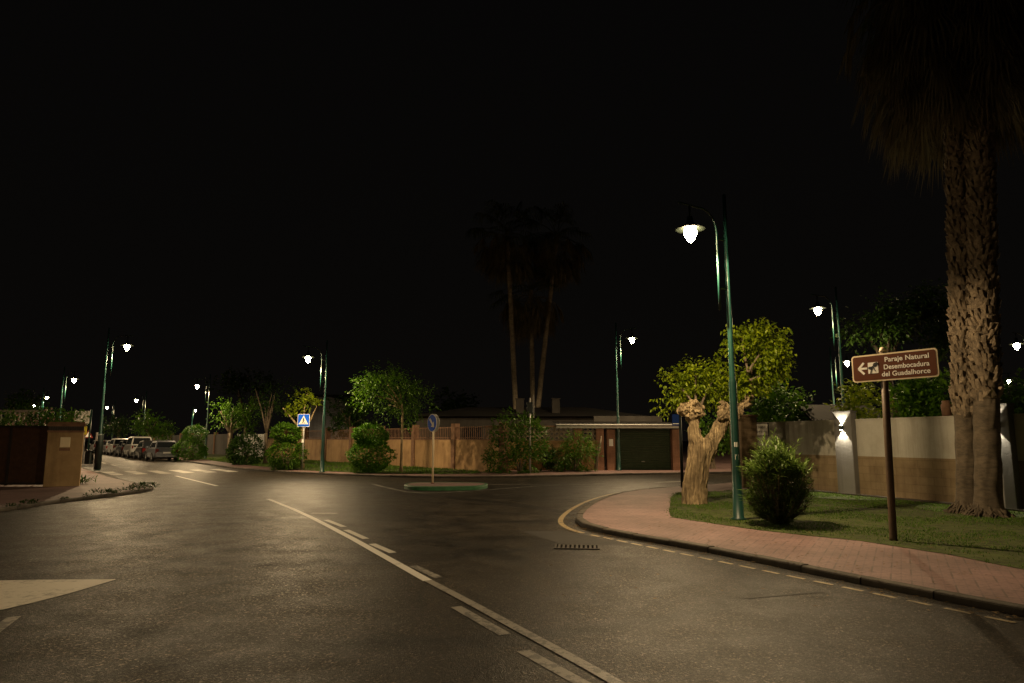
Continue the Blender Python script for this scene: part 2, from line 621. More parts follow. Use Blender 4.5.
LAMP_COL = (1.0, .72, .39)
LAMP_POWER = 240.0
SPOT_W = 1450.0
M = dict(
    asphalt=m_asphalt(), paving=m_paving(),
    kerb=m_kerb(),
    kerb_green=simple('green_kerb_paint', (.03, .12, .045), .6, var=.35, scale=4),
    soil=simple('soil', (.045, .036, .026), .95, var=.5, scale=2, bs=.6, bd=.03),
    turf=simple('turf', (.05, .065, .012), .95, var=.55, scale=5, bs=.8, bd=.03),
    grass=m_leaf('grass_blades', (.040, .105, .004), (.115, .23, .012), .25, .6),
    white=m_paint('white_road_paint', (.55, .53, .48), .46),
    white_worn=m_paint('worn_white_road_paint', (.27, .25, .215), .68),
    white_bright=m_paint('thick_white_road_paint', (.68, .66, .61), .36),
    yellow=m_paint('yellow_road_paint', (.30, .22, .10), .60),
    yellow_faint=m_paint('faded_yellow_road_paint', (.40, .31, .16), .52),
    patch=simple('tar_patch', (.016, .0135, .0105), .7, var=.5, scale=5, bs=.4, bd=.01),
    gore=m_paint('painted_gore', (.60, .56, .48), .46),
    plaster=m_wall('grey_plaster', (.44, .425, .375), dirt=(.7, .67, .62)),
    brickbase=m_wall('brown_block', (.28, .21, .125), brick=(.42, .2, .012)),
    brownpillar=m_wall('brown_block_pillar', (.24, .17, .10), brick=(.4, .2, .014)),
    pilaster=m_wall('pale_concrete', (.17, .165, .155), dirt=(.75, .73, .7)),
    orange=m_wall('ochre_stucco', (.40, .25, .115)),
    sand=m_wall('sand_stucco', (.42, .29, .145)),
    redpillar=m_wall('red_brick', (.36, .19, .12), brick=(.24, .075, .01)),
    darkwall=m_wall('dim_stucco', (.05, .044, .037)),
    bluewall=m_wall('pale_blue_stucco', (.30, .32, .36)),
    coping=simple('terracotta_coping', (.20, .11, .065), .8, var=.35),
    roof=m_wall('terracotta_roof', (.012, .009, .007), brick=(.3, .25, .05)),
    gate=simple('brown_gate', (.062, .032, .018), .5, var=.3),
    gate_dark=simple('dark_rail', (.028, .022, .018), .5, var=.3),
    garage=simple('dark_green_shutter', (.032, .05, .026), .5, var=.3),
    fascia=simple('white_fascia', (.50, .48, .43), .6, var=.2),
    lattice=simple('cream_breeze_block', (.28, .225, .16), .8, var=.3),
    green=simple('green_lamp_paint', (.006, .040, .031), .38, 0.0, var=.25, scale=3, bs=.05, spec=.6),
    slot_shade=simple('grate_slot_shade', (.010, .009, .008), 1.0, var=.1, bs=0, spec=0.0),
    bars=simple('worn_grate_iron', (.045, .039, .032), .7, .0, var=.3),
    iron=simple('dark_cast_iron', (.014, .022, .02), .5, .2, var=.3),
    bulb=m_emit('lamp_bulb', LAMP_COL, LAMP_POWER),
    enamel=simple('lamp_shade_enamel', (.010, .014, .011), .6, var=.1, bs=0, spec=.05),
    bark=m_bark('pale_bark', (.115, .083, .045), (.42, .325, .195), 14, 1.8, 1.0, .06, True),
    cut=m_bark('pruned_wood', (.10, .06, .03), (.50, .38, .24), 11, 9, 1.0, .06),
    bark_dim=m_bark('dim_bark', (.035, .028, .018), (.10, .08, .055), 12, 2.5),
    bark_grey=m_bark('grey_bark', (.09, .07, .045), (.24, .19, .13), 12, 2.5),
    palm=m_bark('palm_bark', (.05, .038, .024), (.115, .088, .058), 5, 14, .5, .02),
    palm_far=m_bark('slender_palm_bark', (.16, .13, .09), (.36, .30, .21), 5, 14, .5, .02),
    boot=m_bark('palm_boot', (.055, .040, .025), (.23, .175, .115), 8, 8, .6, .03),
    lime=m_leaf('lime_leaves', (.09, .15, .003), (.27, .34, .010), .38),
    mid=m_leaf('green_leaves', (.030, .095, .003), (.10, .21, .006), .3),
    dark=m_leaf('dark_leaves', (.012, .038, .003), (.042, .10, .007), .25),
    oleander=m_leaf('oleander_leaves', (.075, .135, .022), (.19, .28, .055), .3, .42),
    topiary=m_leaf('clipped_leaves', (.035, .115, .003), (.11, .27, .006), .25),
    frond=m_leaf('palm_frond', (.025, .04, .012), (.06, .08, .02), .25),
    dead=m_leaf('dead_palm_frond', (.095, .075, .032), (.22, .18, .085), .22, .8),
    flower=m_leaf('pale_petals', (.55, .45, .40), (.7, .35, .35), .2),
    dry=m_leaf('dry_leaf', (.10, .06, .02), (.25, .16, .06), .2, .8),
    steel=simple('galvanised_post', (.36, .35, .33), .5, .4, var=.2),
    bronze=simple('brown_post', (.10, .065, .038), .55, .1, var=.3),
    signbrown=simple('brown_sign_face', (.105, .030, .010), .6, var=.08, bs=0, spec=.15),
    signwhite=simple('white_sign_face', (.88, .86, .80), .6, var=.06, bs=0, spec=.15),
    signcream=simple('cream_sign_rim', (.80, .68, .46), .5, var=.08, bs=0),
    signblue=simple('blue_sign_face', (.010, .11, .75), .6, var=.05, bs=0, spec=.12),
    navy=simple('dim_blue_plate', (.010, .035, .17), .6, var=.1, bs=0, spec=.1),
    signback=simple('grey_sign_back', (.42, .42, .41), .5, .2, var=.15),
    signblack=simple('black_sign_ink', (.012, .012, .014), .5, var=.1, bs=0),
    signyellow=simple('yellow_sign_face', (.75, .62, .05), .5, var=.08, bs=0),
    signred=simple('red_sign_rim', (.16, .02, .014), .5, var=.08, bs=0),
    rubber=simple('tyre_rubber', (.014, .014, .014), .8, var=.3),
    rim=simple('alloy_rim', (.35, .35, .36), .35, .8, var=.1),
    glass=m_glass('car_glass'),
    plastic=simple('black_plastic', (.015, .015, .016), .5, var=.3),
    tail=simple('red_lens', (.10, .006, .005), .2, var=.1, bs=0),
    head=simple('clear_lens', (.65, .66, .68), .12, .3, var=.1, bs=0),
    plate=simple('number_plate', (.7, .7, .68), .4, var=.05, bs=0),
)

# ------------------------------------------------------------------ the setting
ngon('ground', [(-420, -150), (420, -150), (420, 520), (-420, 520)], -.02, M['soil'])
road = ngon('road', [(-150, -60), (95, -60), (95, 110), (20, 230), (-150, 260)], 0.0, M['asphalt'])

d_left = Vector((-.6, .8))
n_left = Vector((.8, .6))


def road_pt(perp, s):
    p = n_left * perp + d_left * s
    return (p.x, p.y)


def g2(px, py):
    p = G(px, py)
    return (p.x, p.y)


# right-hand corner block
a0 = Vector(g2(1024, 617))
a1 = Vector(g2(700, 551))
dirR = (a0 - a1).normalized()
edgeR = [tuple(a0 + dirR * 40), tuple(a0 + dirR * 8), tuple(a0), g2(900, 593), g2(800, 572), g2(700, 551), g2(640, 540.5), g2(600, 533),
         g2(580, 527), g2(574, 520), g2(583, 510), g2(600, 500.5), g2(622, 494), g2(650, 490.5), g2(690, 487.5), g2(735, 484.5), (13, 25.4),
         (24.5, 32), (38, 50), (60, 85)]
edgeR = [edgeR[0], edgeR[1]] + [tuple(p) for p in smooth_line(edgeR[2:16], 2)] + edgeR[16:]
# far block
edgeF = [(52, 88), (31, 54), (19, 38.6), (12, 33.2), g2(690, 474), g2(600, 475.6), g2(530, 477.5), g2(440, 478.5), g2(322, 475), g2(240, 469.8),
         road_pt(10.7, 46), road_pt(11.1, 60), road_pt(11.1, 90), road_pt(11.1, 220)]
edgeF = edgeF[:4] + [tuple(p) for p in smooth_line(edgeF[4:11], 2)] + edgeF[11:]
# left block
edgeL = [road_pt(3.95, 220), road_pt(3.95, 60), road_pt(3.95, 33), g2(149, 487.6), g2(154, 489), g2(152, 491), g2(140, 493),
         g2(110, 497), g2(60, 503), g2(0, 512), (-11.1, 8), (-11.4, -40)]
edgeL = edgeL[:3] + [tuple(p) for p in smooth_line(edgeL[3:8], 1)] + edgeL[8:]


def block(edge, rest, h=.08, side=1, kw=.14):
    """raised pavement: kerb swept along the road edge, paving butted behind it"""
    inner = offset_line(edge, side * kw)
    k = MB()
    pts = [Vector(e) for e in edge]
    cum = [0.0]
    for a, b in zip(pts, pts[1:]):
        cum.append(cum[-1] + (b - a).length)

    def at(d):
        for q in range(len(pts) - 1):
            if d <= cum[q + 1] or q == len(pts) - 2:
                f = (d - cum[q]) / max(1e-6, cum[q + 1] - cum[q])
                p = pts[q].lerp(pts[q + 1], f)
                tt = (pts[q + 1] - pts[q]).normalized()
                nn = Vector((-tt.y, tt.x)) * side
                mlen = (inner[q].lerp(inner[q + 1], f) - p)
                return p, (nn if mlen.length < 1e-6 else mlen.normalized())
    d = 0.0
    while d < cum[-1] - .1:
        far = d > 9e9
        ln = .8
        e = min(cum[-1], d + ln - .012)
        p, n1 = at(d)
        q, n2 = at(e)
        j_ = rng.gauss(0, .004)
        jo = rng.gauss(0, .004)
        hh = h + j_
        p = p + n1 * jo
        q = q + n2 * jo
        w_ = kw - jo
        r0 = [(*p, -.01), (*p, hh - .022), (*(p + n1 * .008), hh - .007), (*(p + n1 * .024), hh), (*(p + n1 * w_), hh), (*(p + n1 * w_), -.01)]
        r1 = [(*q, -.01), (*q, hh - .022), (*(q + n2 * .008), hh - .007), (*(q + n2 * .024), hh), (*(q + n2 * w_), hh), (*(q + n2 * w_), -.01)]
        k.loft([r0, r1] if side < 0 else [r1, r0], True)
        d += ln
    o = k.build('kerb', M['kerb'], kind='structure')
    p = ngon('pavement', [tuple(x) for x in inner] + rest, h - .003, M['paving'])
    return o, p


block(edgeR, [(95, 85), (95, -40)], side=-1)
block(edgeF, [(-130, 300), (80, 300)], side=-1)
block(edgeL, [(-130, -40), (-200, 100), (-180, 200)], side=-1)

PZ = .077


def PG(px, py):
    p = G(px, py, PZ)
    return (p.x, p.y)


# lawns
wall_a = Vector(g2(757, 488))
wall_b = Vector(g2(1024, 515))
dw = (wall_b - wall_a).normalized()          # towards the camera's right
nw = Vector((dw.y, -dw.x))                   # faces the road
if nw.x > 0:
    nw = -nw
lawnR = [PG(1024, 570), PG(950, 555), PG(860, 541), PG(800, 535), PG(760, 530.5), PG(715, 524), PG(672, 517.5), PG(669, 512), PG(671, 497), PG(676, 493), PG(735, 490.5)]
pe = Vector(lawnR[0])
lawnR_poly = [tuple(pe + dirR * 30)] + lawnR + [tuple(wall_a + dw * .5 - nw * .3), tuple(wall_b + dw * 30 - nw * .3)]
ngon('lawn', lawnR_poly, PZ + .006, M['turf'])
lawnF = [road_pt(12.6, 120), road_pt(12.6, 55), PG(240, 464.5), PG(297, 470), PG(360, 473), PG(440, 474.3), PG(482, 473.6), PG(478, 471)]
wf0 = Vector(PG(455, 469.5))
wfd = Vector((-.613, .79)).normalized()
wfn = Vector((-wfd.y, wfd.x))
lawnF_poly = lawnF + [tuple(wf0 - wfd * .5), tuple(wf0 + wfd * 40), tuple(wf0 + wfd * 70)]
ngon('lawn', lawnF_poly, PZ + .006, M['turf'])


def inside(p, poly):
    c = False
    n = len(poly)
    for i in range(n):
        x1, y1 = poly[i][0], poly[i][1]
        x2, y2 = poly[(i + 1) % n][0], poly[(i + 1) % n][1]
        if (y1 > p[1]) != (y2 > p[1]) and p[0] < (x2 - x1) * (p[1] - y1) / (y2 - y1) + x1:
            c = not c
    return c


def grass(name, poly, n, x0, x1, y0, y1, h, w):
    mb = MB()
    k = 0
    while k < n:
        x, y = rng.uniform(x0, x1), rng.uniform(y0, y1)
        if not inside((x + rng.gauss(0, .05), y + rng.gauss(0, .05)), poly):
            k += .2
            continue
        dens = noise.noise(Vector((x * .55, y * .55, 3))) + .4 * noise.noise(Vector((x * 2.2, y * 2.2, 8)))
        dens -= 1.1 * math.exp(-(((x - 4.9) / 1.0) ** 2 + ((y - 9.9) / 1.0) ** 2))
        if dens < -.12 and rng.random() < .88:
            k += .3
            continue
        k += 1
        a = rng.uniform(0, 6.28)
        hh = h * rng.uniform(.5, 1.3)
        dx, dy = math.cos(a) * w, math.sin(a) * w
        lx, ly = rng.uniform(-.6, .6) * hh, rng.uniform(-.6, .6) * hh
        z = PZ + .004
        mb.tri((x - dx, y - dy, z), (x + dx, y + dy, z), (x + lx, y + ly, z + hh))
    o = mb.build(name, M['grass'])
    o['kind'] = 'stuff'
    o['label'] = 'short green lawn grass growing on the verge'
    o['category'] = 'grass'
    return o


grass('grass', lawnR_poly, 60000, 3.0, 12.5, 6.5, 23, .032, .006)
grass('grass', lawnF_poly, 22000, -24, -1.5, 30, 60, .09, .016)


# --- road markings, each a thin sheet 4 mm above the road
def stripe(name, pts, w, mat, z=.004, smooth=0):
    pts = smooth_line(pts, smooth) if smooth else [Vector((p[0], p[1])) for p in pts]
    l = offset_line(pts, w / 2)
    r = offset_line(pts, -w / 2)
    mb = MB()
    for i in range(len(pts) - 1):
        mb.quad((*r[i], z), (*r[i + 1], z), (*l[i + 1], z), (*l[i], z))
    return mb.build(name, mat, road)


centre = [g2(268, 499), g2(300, 512), g2(344, 534), g2(387, 558), g2(428, 581)]
stripe('centre_line', centre, .115, M['white_bright'], smooth=1)
stripe('centre_line', [g2(428, 581), g2(470, 603), g2(510, 625), g2(560, 652), g2(618, 684), g2(700, 735)], .10, M['white_worn'], z=.0075, smooth=1)
for a, b in (((326, 520), (344, 527)), ((346, 530), (366, 539)), ((372, 544), (393, 553)), ((413, 566), (439, 578)), ((456, 607), (505, 635)), ((523, 651), (590, 688))):
    stripe('lane_dash', [g2(*a), g2(*b)], .11, M['white'] if a[0] < 400 else M['white_worn'])
stripe('lane_dash', [g2(311, 513.3), g2(337, 513.6)], .22, M['white_worn'])
stripe('centre_line', [g2(176, 476), g2(217, 486)], .13, M['white_bright'])
for a, b in ((44, 47), (50, 53), (57, 60), (64, 68), (74, 80)):
    stripe('lane_dash', [road_pt(6.0, a + 3), road_pt(6.0, b + 3)], .13, M['white'])
for i in range(6):                                   # zebra crossing over the left-hand road
    pp = 4.55 + i * 1.0
    stripe('zebra_stripe', [road_pt(pp, 35.6), road_pt(pp, 39.4)], .5, M['white_worn' if i < 3 else 'white'])
stripe('island_line', [g2(372, 484), g2(390, 488.6), g2(415, 493.5), g2(460, 492), g2(500, 489), g2(545, 485.5), g2(600, 484)], .12, M['white_worn'], smooth=1)
stripe('give_way_line', [g2(655, 482.5), g2(685, 481.3)], .35, M['white_worn'])
stripe('give_way_line', [g2(470, 484.2), g2(520, 484.5), g2(560, 484.8)], .1, M['white_worn'])
ky = [Vector(p) for p in edgeR]
off = offset_line(edgeR, .30)
i0 = min(range(len(off)), key=lambda i: (off[i] - Vector(g2(560, 536))).length)
sel = [p for p in off if G(512, 640).y < p.y]
corner = [p for p in off if p.y < 25 and p.x < 5 and p.y > 12.0 and p.x > 0]
stripe('yellow_kerb_line', corner, .10, M['yellow'])
line = [p for p in off if p.y <= 12.0]
line.sort(key=lambda p: p.y)
q0, q1 = line[-1], line[2]
L = (q0 - q1).length
k = 0.0
while k < L + 6:
    a = q0.lerp(q1, k / L)
    # follow the kerb itself
    ia = min(range(len(off)), key=lambda i: (off[i] - a).length)
    b = q0.lerp(q1, min((k + .24) / L, 1.6))
    stripe('yellow_kerb_dash', [a, b], .06, M['yellow_faint'])
    k += .36

# painted gore on the left
ngon('painted_gore', [g2(116, 579.6), g2(40, 580), g2(-60, 582), g2(-340, 590), g2(-460, 650), g2(-260, 642), g2(-100, 627), g2(0, 610.5), g2(35, 602.5), g2(70, 593.5), g2(95, 586)], .004, M['gore'], None, road)
stripe('lane_dash', [g2(14, 617), g2(-30, 650)], .11, M['white_worn'])
# tar patches
ngon('tar_patch', [g2(520, 531), g2(562, 531), g2(606, 540), g2(640, 545.5), g2(560, 544)], .003, M['patch'], None, road)
stripe('tar_seam', [g2(745, 598.5), g2(822, 592)], .045, M['patch'])

stripe('edge_line', [g2(40, 506.5), g2(110, 498.2), g2(140, 494.2), g2(152, 492.2)], .10, M['white_worn'])
# drain grate
gc = G(577, 547.5)
tg = thing('drain_grate', 'dark slotted drain grate set in the road near the corner kerb', 'drain', (gc.x, gc.y, 0), R(-6))
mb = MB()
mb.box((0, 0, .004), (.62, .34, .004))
mb.build('slot_shade_plate', M['slot_shade'], tg)  # flat black plate on the road, its colour standing for shade in the slots
mb = MB()
for s in (-1, 1):
    mb.box((0, s * .17, .009), (.66, .04, .012))
    mb.box((s * .32, 0, .009), (.03, .31, .012))
for i in range(9):
    mb.box((-.264 + i * .066, 0, .0100), (.034, .30, .010))
mb.build('bars', M['bars'], tg)

# traffic island with green kerb
isl = [g2(404, 488.5), g2(410, 490.2), g2(430, 490.8), g2(470, 490.4), g2(484, 489.2), g2(489, 487.2), g2(484, 485.8), g2(440, 485.2), g2(415, 485.5), g2(406, 486.8)]
t_is = thing('traffic_island', 'low kidney shaped traffic island with green painted kerb', 'traffic island')
cx = sum(p[0] for p in isl) / len(isl)
cy = sum(p[1] for p in isl) / len(isl)
t_is.location = (cx, cy, 0)
il = [Vector((p[0] - cx, p[1] - cy)) for p in isl]
il = smooth_line(il + [il[0]], 2)[:-1]
mb = MB()
mb.loft([[(p.x, p.y, -.005) for p in il], [(p.x, p.y, .10) for p in il], [(p.x * .985, p.y * .95, .12) for p in il], [(p.x * .93, p.y * .78, .12) for p in il]], False)
mb.build('kerb_ring', M['kerb_green'], t_is)
ngon('paved_top', [(p.x * .93, p.y * .78) for p in il], .118, M['paving'], None, t_is)


# ------------------------------------------------------------------ street lamps
def lamp(base, head_z, ang, label, arm=.72, group='street lamps with hanging lanterns', post=True):
    """green post with a parallel side tube whose bent arm carries a hanging lantern"""
    t = thing('street_lamp', label, 'street lamp', base, ang, group)
    H = head_z - base[2]
    top = H + .95
    mb = MB()
    mb.lathe([(.0, 0), (.15, 0), (.15, .03), (.10, .05), (.088, .9), (.08, 1.0), (.076, 2.6), (.066, 2.66), (.056, 2.7), (.05, H - 1.6), (.045, H - 1.55), (.036, top), (.0, top + .03)], 16)
    mb.build('post', M['green'], t, True)
    mb = MB()
    gx = .26
    pts = [(gx, 0, H - 1.45), (gx, 0, H - .6), (gx, 0, H + .12)]
    for i in range(1, 9):
        a = R(90) * i / 8
        pts.append((gx + .42 * (1 - math.cos(a)), 0, H + .12 + .44 * math.sin(a)))
    pts += [(gx + arm, 0, H + .565), (gx + arm + .28, 0, H + .57)]
    mb.tube(pts, [.024] * 2 + [.02] * (len(pts) - 2), 10)
    mb.build('arm', M['green'], t, True)
    mb = MB()
    for z in (H - 1.0, H + .0):
        mb.box((gx / 2, 0, z), (gx, .03, .04))
    build_each(mb, 'bracket', M['green'], t)
    hx = gx + arm
    mb = MB()
    mb.tube([(hx, 0, H + .555), (hx, 0, H + .3)], .02, 8)
    mb.lathe([(.0, .34), (.05, .33), (.07, .22), (.12, .15), (.285, .085), (.29, .075), (.28, .07), (.13, .10), (.0, .105)], 24, (hx, 0, H))
    mb.build('lamp_shade', M['enamel'], t, True)
    mb = MB()
    mb.lathe([(.0, .098), (.085, .095), (.118, .06), (.122, .01), (.105, -.06), (.07, -.13), (.03, -.18), (.0, -.195)], 16, (hx, 0, H))
    mb.build('bulb', M['bulb'], t, True)
    ld = bpy.data.lights.new('lamp_light', 'SPOT')
    ld.energy = SPOT_W
    ld.color = LAMP_COL
    ld.spot_size = R(180)
    ld.spot_blend = .2
    ld.shadow_soft_size = .06
    lo = bpy.data.objects.new('lamp_light', ld)
    COL.objects.link(lo)
    lo.parent = t
    lo.location = (hx, 0, H - .33)
    return t


def lamp_px(base_px, head_px, side, label, Y=None):
    if Y is None:
        b = G(*base_px)
        on = .077
        b.z = on
    else:
        b = P(base_px[0], 439, Y)
        b.z = .0
    reach = .26 + .72
    hy = b.y
    for _ in range(24):
        h = P(head_px[0], head_px[1], hy)
        c = max(-1, min(1, (h.x - b.x) / reach))
        ang = -math.acos(c)
        hy = hy * .75 + (b.y + reach * math.sin(ang)) * .25
    return lamp(tuple(b), h.z + .06, ang, label)


lamp_px((739, 524), (690.5, 236), 'near', 'tallest nearest green street lamp standing on the lawn beside the oleander bush')
lamp_px((619, 472), (632, 341), 'near', 'street lamp in front of the dark green garage shutter')
lamp_px((322, 474), (308, 360), 'near', 'green street lamp just right of the blue pedestrian crossing sign')
LL = lamp_px((97, 472), (130.5, 348), 'near', 'street lamp with litter bin at the left pavement corner by the sandy pillar')
lamp_px((205, 460), (194, 387), 'near', 'street lamp beside the double ball bush right of the parked cars')
lamp_px((143, 452), (135, 401), 'near', 'street lamp rising behind the white parked cars', Y=70)
lamp_px((112, 446), (104.6, 408), 'near', 'small far street lamp seen just right of the tall left corner lamp', Y=92)
lamp_px((58, 460), (74, 381), 'near', 'street lamp rising left of the blank white sign boards behind the gate wall', Y=47)
lamp_px((39, 455), (47, 398), 'near', 'street lamp over the flowering hedge, second row from the left edge', Y=66)
lamp_px((38.5, 450), (34, 406), 'near', 'lowest and leftmost street lamp over the flowering hedge', Y=86)
lamp_px((191, 446), (195.5, 411), 'near', 'tiny far street lamp below the lamp by the double ball bush', Y=100)
wall_lamp = lamp_px((846, 480), (818, 312), 'near', 'street lamp behind the right wall, lit lantern left of the big tree', Y=24.9)
lamp_px((836, 470), (847, 364), 'near', 'small street lamp just left of the brown direction sign', Y=38.2)
lamp_px((1038, 470), (1017, 347), 'near', 'upper of the two street lamps to the right of the palm trunks', Y=30.5)
lamp_px((1001, 460), (1010, 382), 'near', 'lower and smaller of the two street lamps to the right of the palm trunks', Y=49)
# the same row goes on along the left-hand kerb beside the photographer
off_lamp = lamp((-11.7, 2.5, .077), 5.7, R(0), 'street lamp of the same row standing beside the photographer on the left kerb')

for ch in off_lamp.children:
    if ch.type == 'LIGHT':
        ch.data.energy = SPOT_W * .5
for ch in wall_lamp.children:
    if ch.type == 'LIGHT':
        ch.data.energy = SPOT_W * .35

# stickers on the nearest post, bin on the left one
lb = G(739, 524)
for (py, h, w) in ((444.5, .09, .085), (457, .10, .10)):
    p = P(737, py, lb.y)
    mb = MB()
    seg = 5
    r = .0785
    rows = []
    for z in (-h / 2, h / 2):
        rows.append([(r * math.cos(R(-100 + (i - 2) * 14)), r * math.sin(R(-100 + (i - 2) * 14)), z) for i in range(seg)])
    mb.loft(rows, False, False)
    o = mb.build('sticker', M['signwhite'])
    o.location = (lb.x, lb.y, p.z)
    tag(o, 'small white sticker on the nearest green lamp post, %s one' % ('upper' if py < 450 else 'lower'), 'sticker')
mb = MB()
mb.lathe([(.0, .05), (.16, .05), (.16, 1.7), (.13, 1.76), (.0, 1.76)], 16)
mb.build('post_casing', M['iron'], LL, True)
lb = G(97, 472)
t = thing('litter_bin', 'dark slim litter bin strapped to the left corner lamp post', 'litter bin', (lb.x - .40, lb.y - .08, .077))
mb = MB()
mb.bbox((0, 0, .62), (.32, .3, .62), .05)
mb.build('bin_body', M['iron'], t)
mb = MB()
mb.bbox((0, 0, .965), (.36, .34, .05), .02)
mb.build('lid', M['plastic'], t)
mb = MB()
mb.box((.21, 0, .8), (.1, .08, .04))
mb.box((.21, 0, .45), (.1, .08, .04))
build_each(mb, 'strap', M['steel'], t)
o = MB()
o.box((0, 0, 0), (.09, .01, .42))
o = o.build('notice_strip', M['signwhite'])
o.location = (lb.x - .06, lb.y - .17, 1.72)
tag(o, 'narrow white notice strip fixed to the left corner lamp post', 'notice')


# ------------------------------------------------------------------ walls
def wdir(d):
    return math.atan2(d[1], d[0])


# right garden wall
Lw = (wall_b - wall_a).length + 22
t = thing('garden_wall', 'long two tone garden wall, grey plaster over brown blocks, behind the lawn', 'wall', (wall_a.x, wall_a.y, PZ), wdir(dw))
fy = -1.0  # local -y or +y facing the road
loc_n = Vector((nw.dot(dw), nw.dot(Vector((-dw.y, dw.x)))))
sy = 1 if loc_n.y > 0 else -1
mb = MB()
mb.box((Lw / 2, -sy * .11, .53), (Lw, .22, 1.06))
mb.build('base_course', M['brickbase'], t)
mb = MB()
mb.box((Lw / 2, -sy * .112, 1.545), (Lw, .216, .97))
mb.build('upper_panel', M['plaster'], t)
mb = MB()
mb.box((Lw / 2, -sy * .11, 2.05), (Lw, .25, .035))
mb.build('coping', M['plaster'], t)
mb = MB()
mb.box((Lw / 2, sy * .11, .02), (Lw, .2, .05))
mb.build('foot_edging', M['kerb'], t)


def along(d):
    p = wall_a + dw * d
    return p


def wall_t(px):
    """distance along the wall line at image column px"""
    k = (px - 512) / F * 1.0
    # x = k' * y approx on the ground plane row (depth measured along y, pitch corrected)
    best = min((abs((lambda q: (q.x / (q.y * math.cos(PITCH) + (1.0 - CAM_H) * math.sin(PITCH))) * F + 512)(wall_a + dw * (i * .02)) - px), i * .02) for i in range(0, 1500))
    return best[1]


def pilaster(px, label, lamp_label):
    d = wall_t(px)
    p = along(d) + nw * .08
    t = thing('wall_pilaster', label, 'pilaster', (p.x, p.y, PZ), wdir(dw))
    mb = MB()
    mb.bbox((0, -sy * .03, 1.13), (.62, .22, 2.26), .012)
    mb.build('shaft', M['pilaster'], t)
    mb = MB()
    mb.bbox((0, -sy * .03, 2.28), (.66, .26, .04), .01)
    mb.build('cap', M['pilaster'], t)
    # up-and-down wall light
    q = p + nw * (.08 + .05)
    wl = thing('wall_light', lamp_label, 'wall light', (q.x, q.y, PZ + 1.84), wdir(dw))
    mb = MB()
    mb.bbox((0, 0, 0), (.10, .085, .12), .008)
    mb.build('housing', M['iron'], wl)
    for s in (1, -1):
        mb = MB()
        mb.box((0, 0, s * .064), (.06, .05, .006))
        mb.build('lens', m_emit('wall_light_lens', (1, .86, .62), 30), wl)
        ld = bpy.data.lights.new('wall_light_beam', 'SPOT')
        ld.energy = 210 if px < 900 else 120
        ld.color = (1, .86, .62)
        ld.spot_size = R(86)
        ld.spot_blend = .06
        ld.shadow_soft_size = .006
        lo = bpy.data.objects.new('wall_light_beam', ld)
        COL.objects.link(lo)
        lo.parent = wl
        lo.location = (0, -sy * .015, s * .072)
        lo.rotation_euler = (R(180) if s > 0 else 0, 0, 0)
    return p


pilaster(849, 'pale wall pilaster lit by a wall light right behind the brown sign post', 'up and down wall light glowing on the pilaster behind the direction sign')
pilaster(1004, 'pale wall pilaster half hidden by the palm trunks at right', 'up and down wall light on the pilaster right of the palm trunks')

# corner pillar of the right property
pc = G(748, 489.5)
t = thing('corner_pillar', 'tall brown block pillar at the left end of the right garden wall', 'pillar', (pc.x, pc.y + .2, PZ), wdir(dw))
mb = MB()
mb.bbox((0, 0, 1.12), (.62, .62, 2.24), .015)
mb.build('shaft', M['brownpillar'], t)
mb = MB()
mb.bbox((0, 0, 2.27), (.7, .7, .06), .015)
mb.build('cap', M['coping'], t)
# name plaque
pq = along(wall_t(763.5)) + nw * .012
t = thing('name_plaque', 'small tiled name plaque on the grey plaster near the corner pillar', 'plaque', (pq.x, pq.y, PZ + 1.83), wdir(dw))
mb = MB()
mb.box((0, 0, 0), (.62, .02, .38))
mb.build('tile', M['signwhite'], t)
mb = MB()
for s in (-1, 1):
    mb.box((s * .32, 0, 0), (.02, .03, .42))
    mb.box((0, 0, s * .20), (.62, .03, .02))
build_each(mb, 'frame', M['darkwall'], t)
mb = MB()
for (row, segs) in ((.075, ((-.24, .06), (-.12, .035), (0, .16), (.14, .09))), (-.075, ((-.22, .05), (-.12, .11), (.03, .14), (.17, .12)))):
    for (x, w) in segs:
        n = max(2, int(w / .03))
        for i in range(n):
            hh = rng.uniform(.06, .09)
            mb.box((x * sy * -1 - w / 2 + (i + .5) * w / n, sy * .0115, row), (.014, .003, hh))
mb.build('lettering', M['signblack'], t)

# tiled canopy behind the right wall
pt = P(824, 412, 23)
t = thing('tiled_canopy', 'small dark tiled canopy roof peeping over the right wall', 'canopy', (pt.x + .1, 22.5, 0), 0)
mb = MB()
mb.quad((-.9, -.5, 2.15), (1.6, -.5, 2.15), (1.6, .7, 2.75), (-.9, .7, 2.75))
mb.quad((-.9, 1.9, 2.15), (-.9, .7, 2.75), (1.6, .7, 2.75), (1.6, 1.9, 2.15))
for i in range(20):
    mb.tube([(-.85 + i * .125, -.53, 2.13), (-.85 + i * .125, -.40, 2.19)], .05, 6)
mb.build('roof', M['roof'], t)
mb = MB()
mb.box((.35, .7, 1.06), (2.1, 1.8, 2.12))
mb.build('wall', M['darkwall'], t)
# chimney pot on the wall
pp = along(wall_t(945)) - nw * .2
t = MB()
t.lathe([(.0, 0), (.1, 0), (.115, .28), (.085, .3), (.085, .38), (.0, .38)], 12)
o = t.build('clay_pot', M['coping'], smooth=True)
o.location = (pp.x, pp.y, PZ + 2.068)
tag(o, 'small clay pot standing on top of the right wall left of the palms', 'pot')

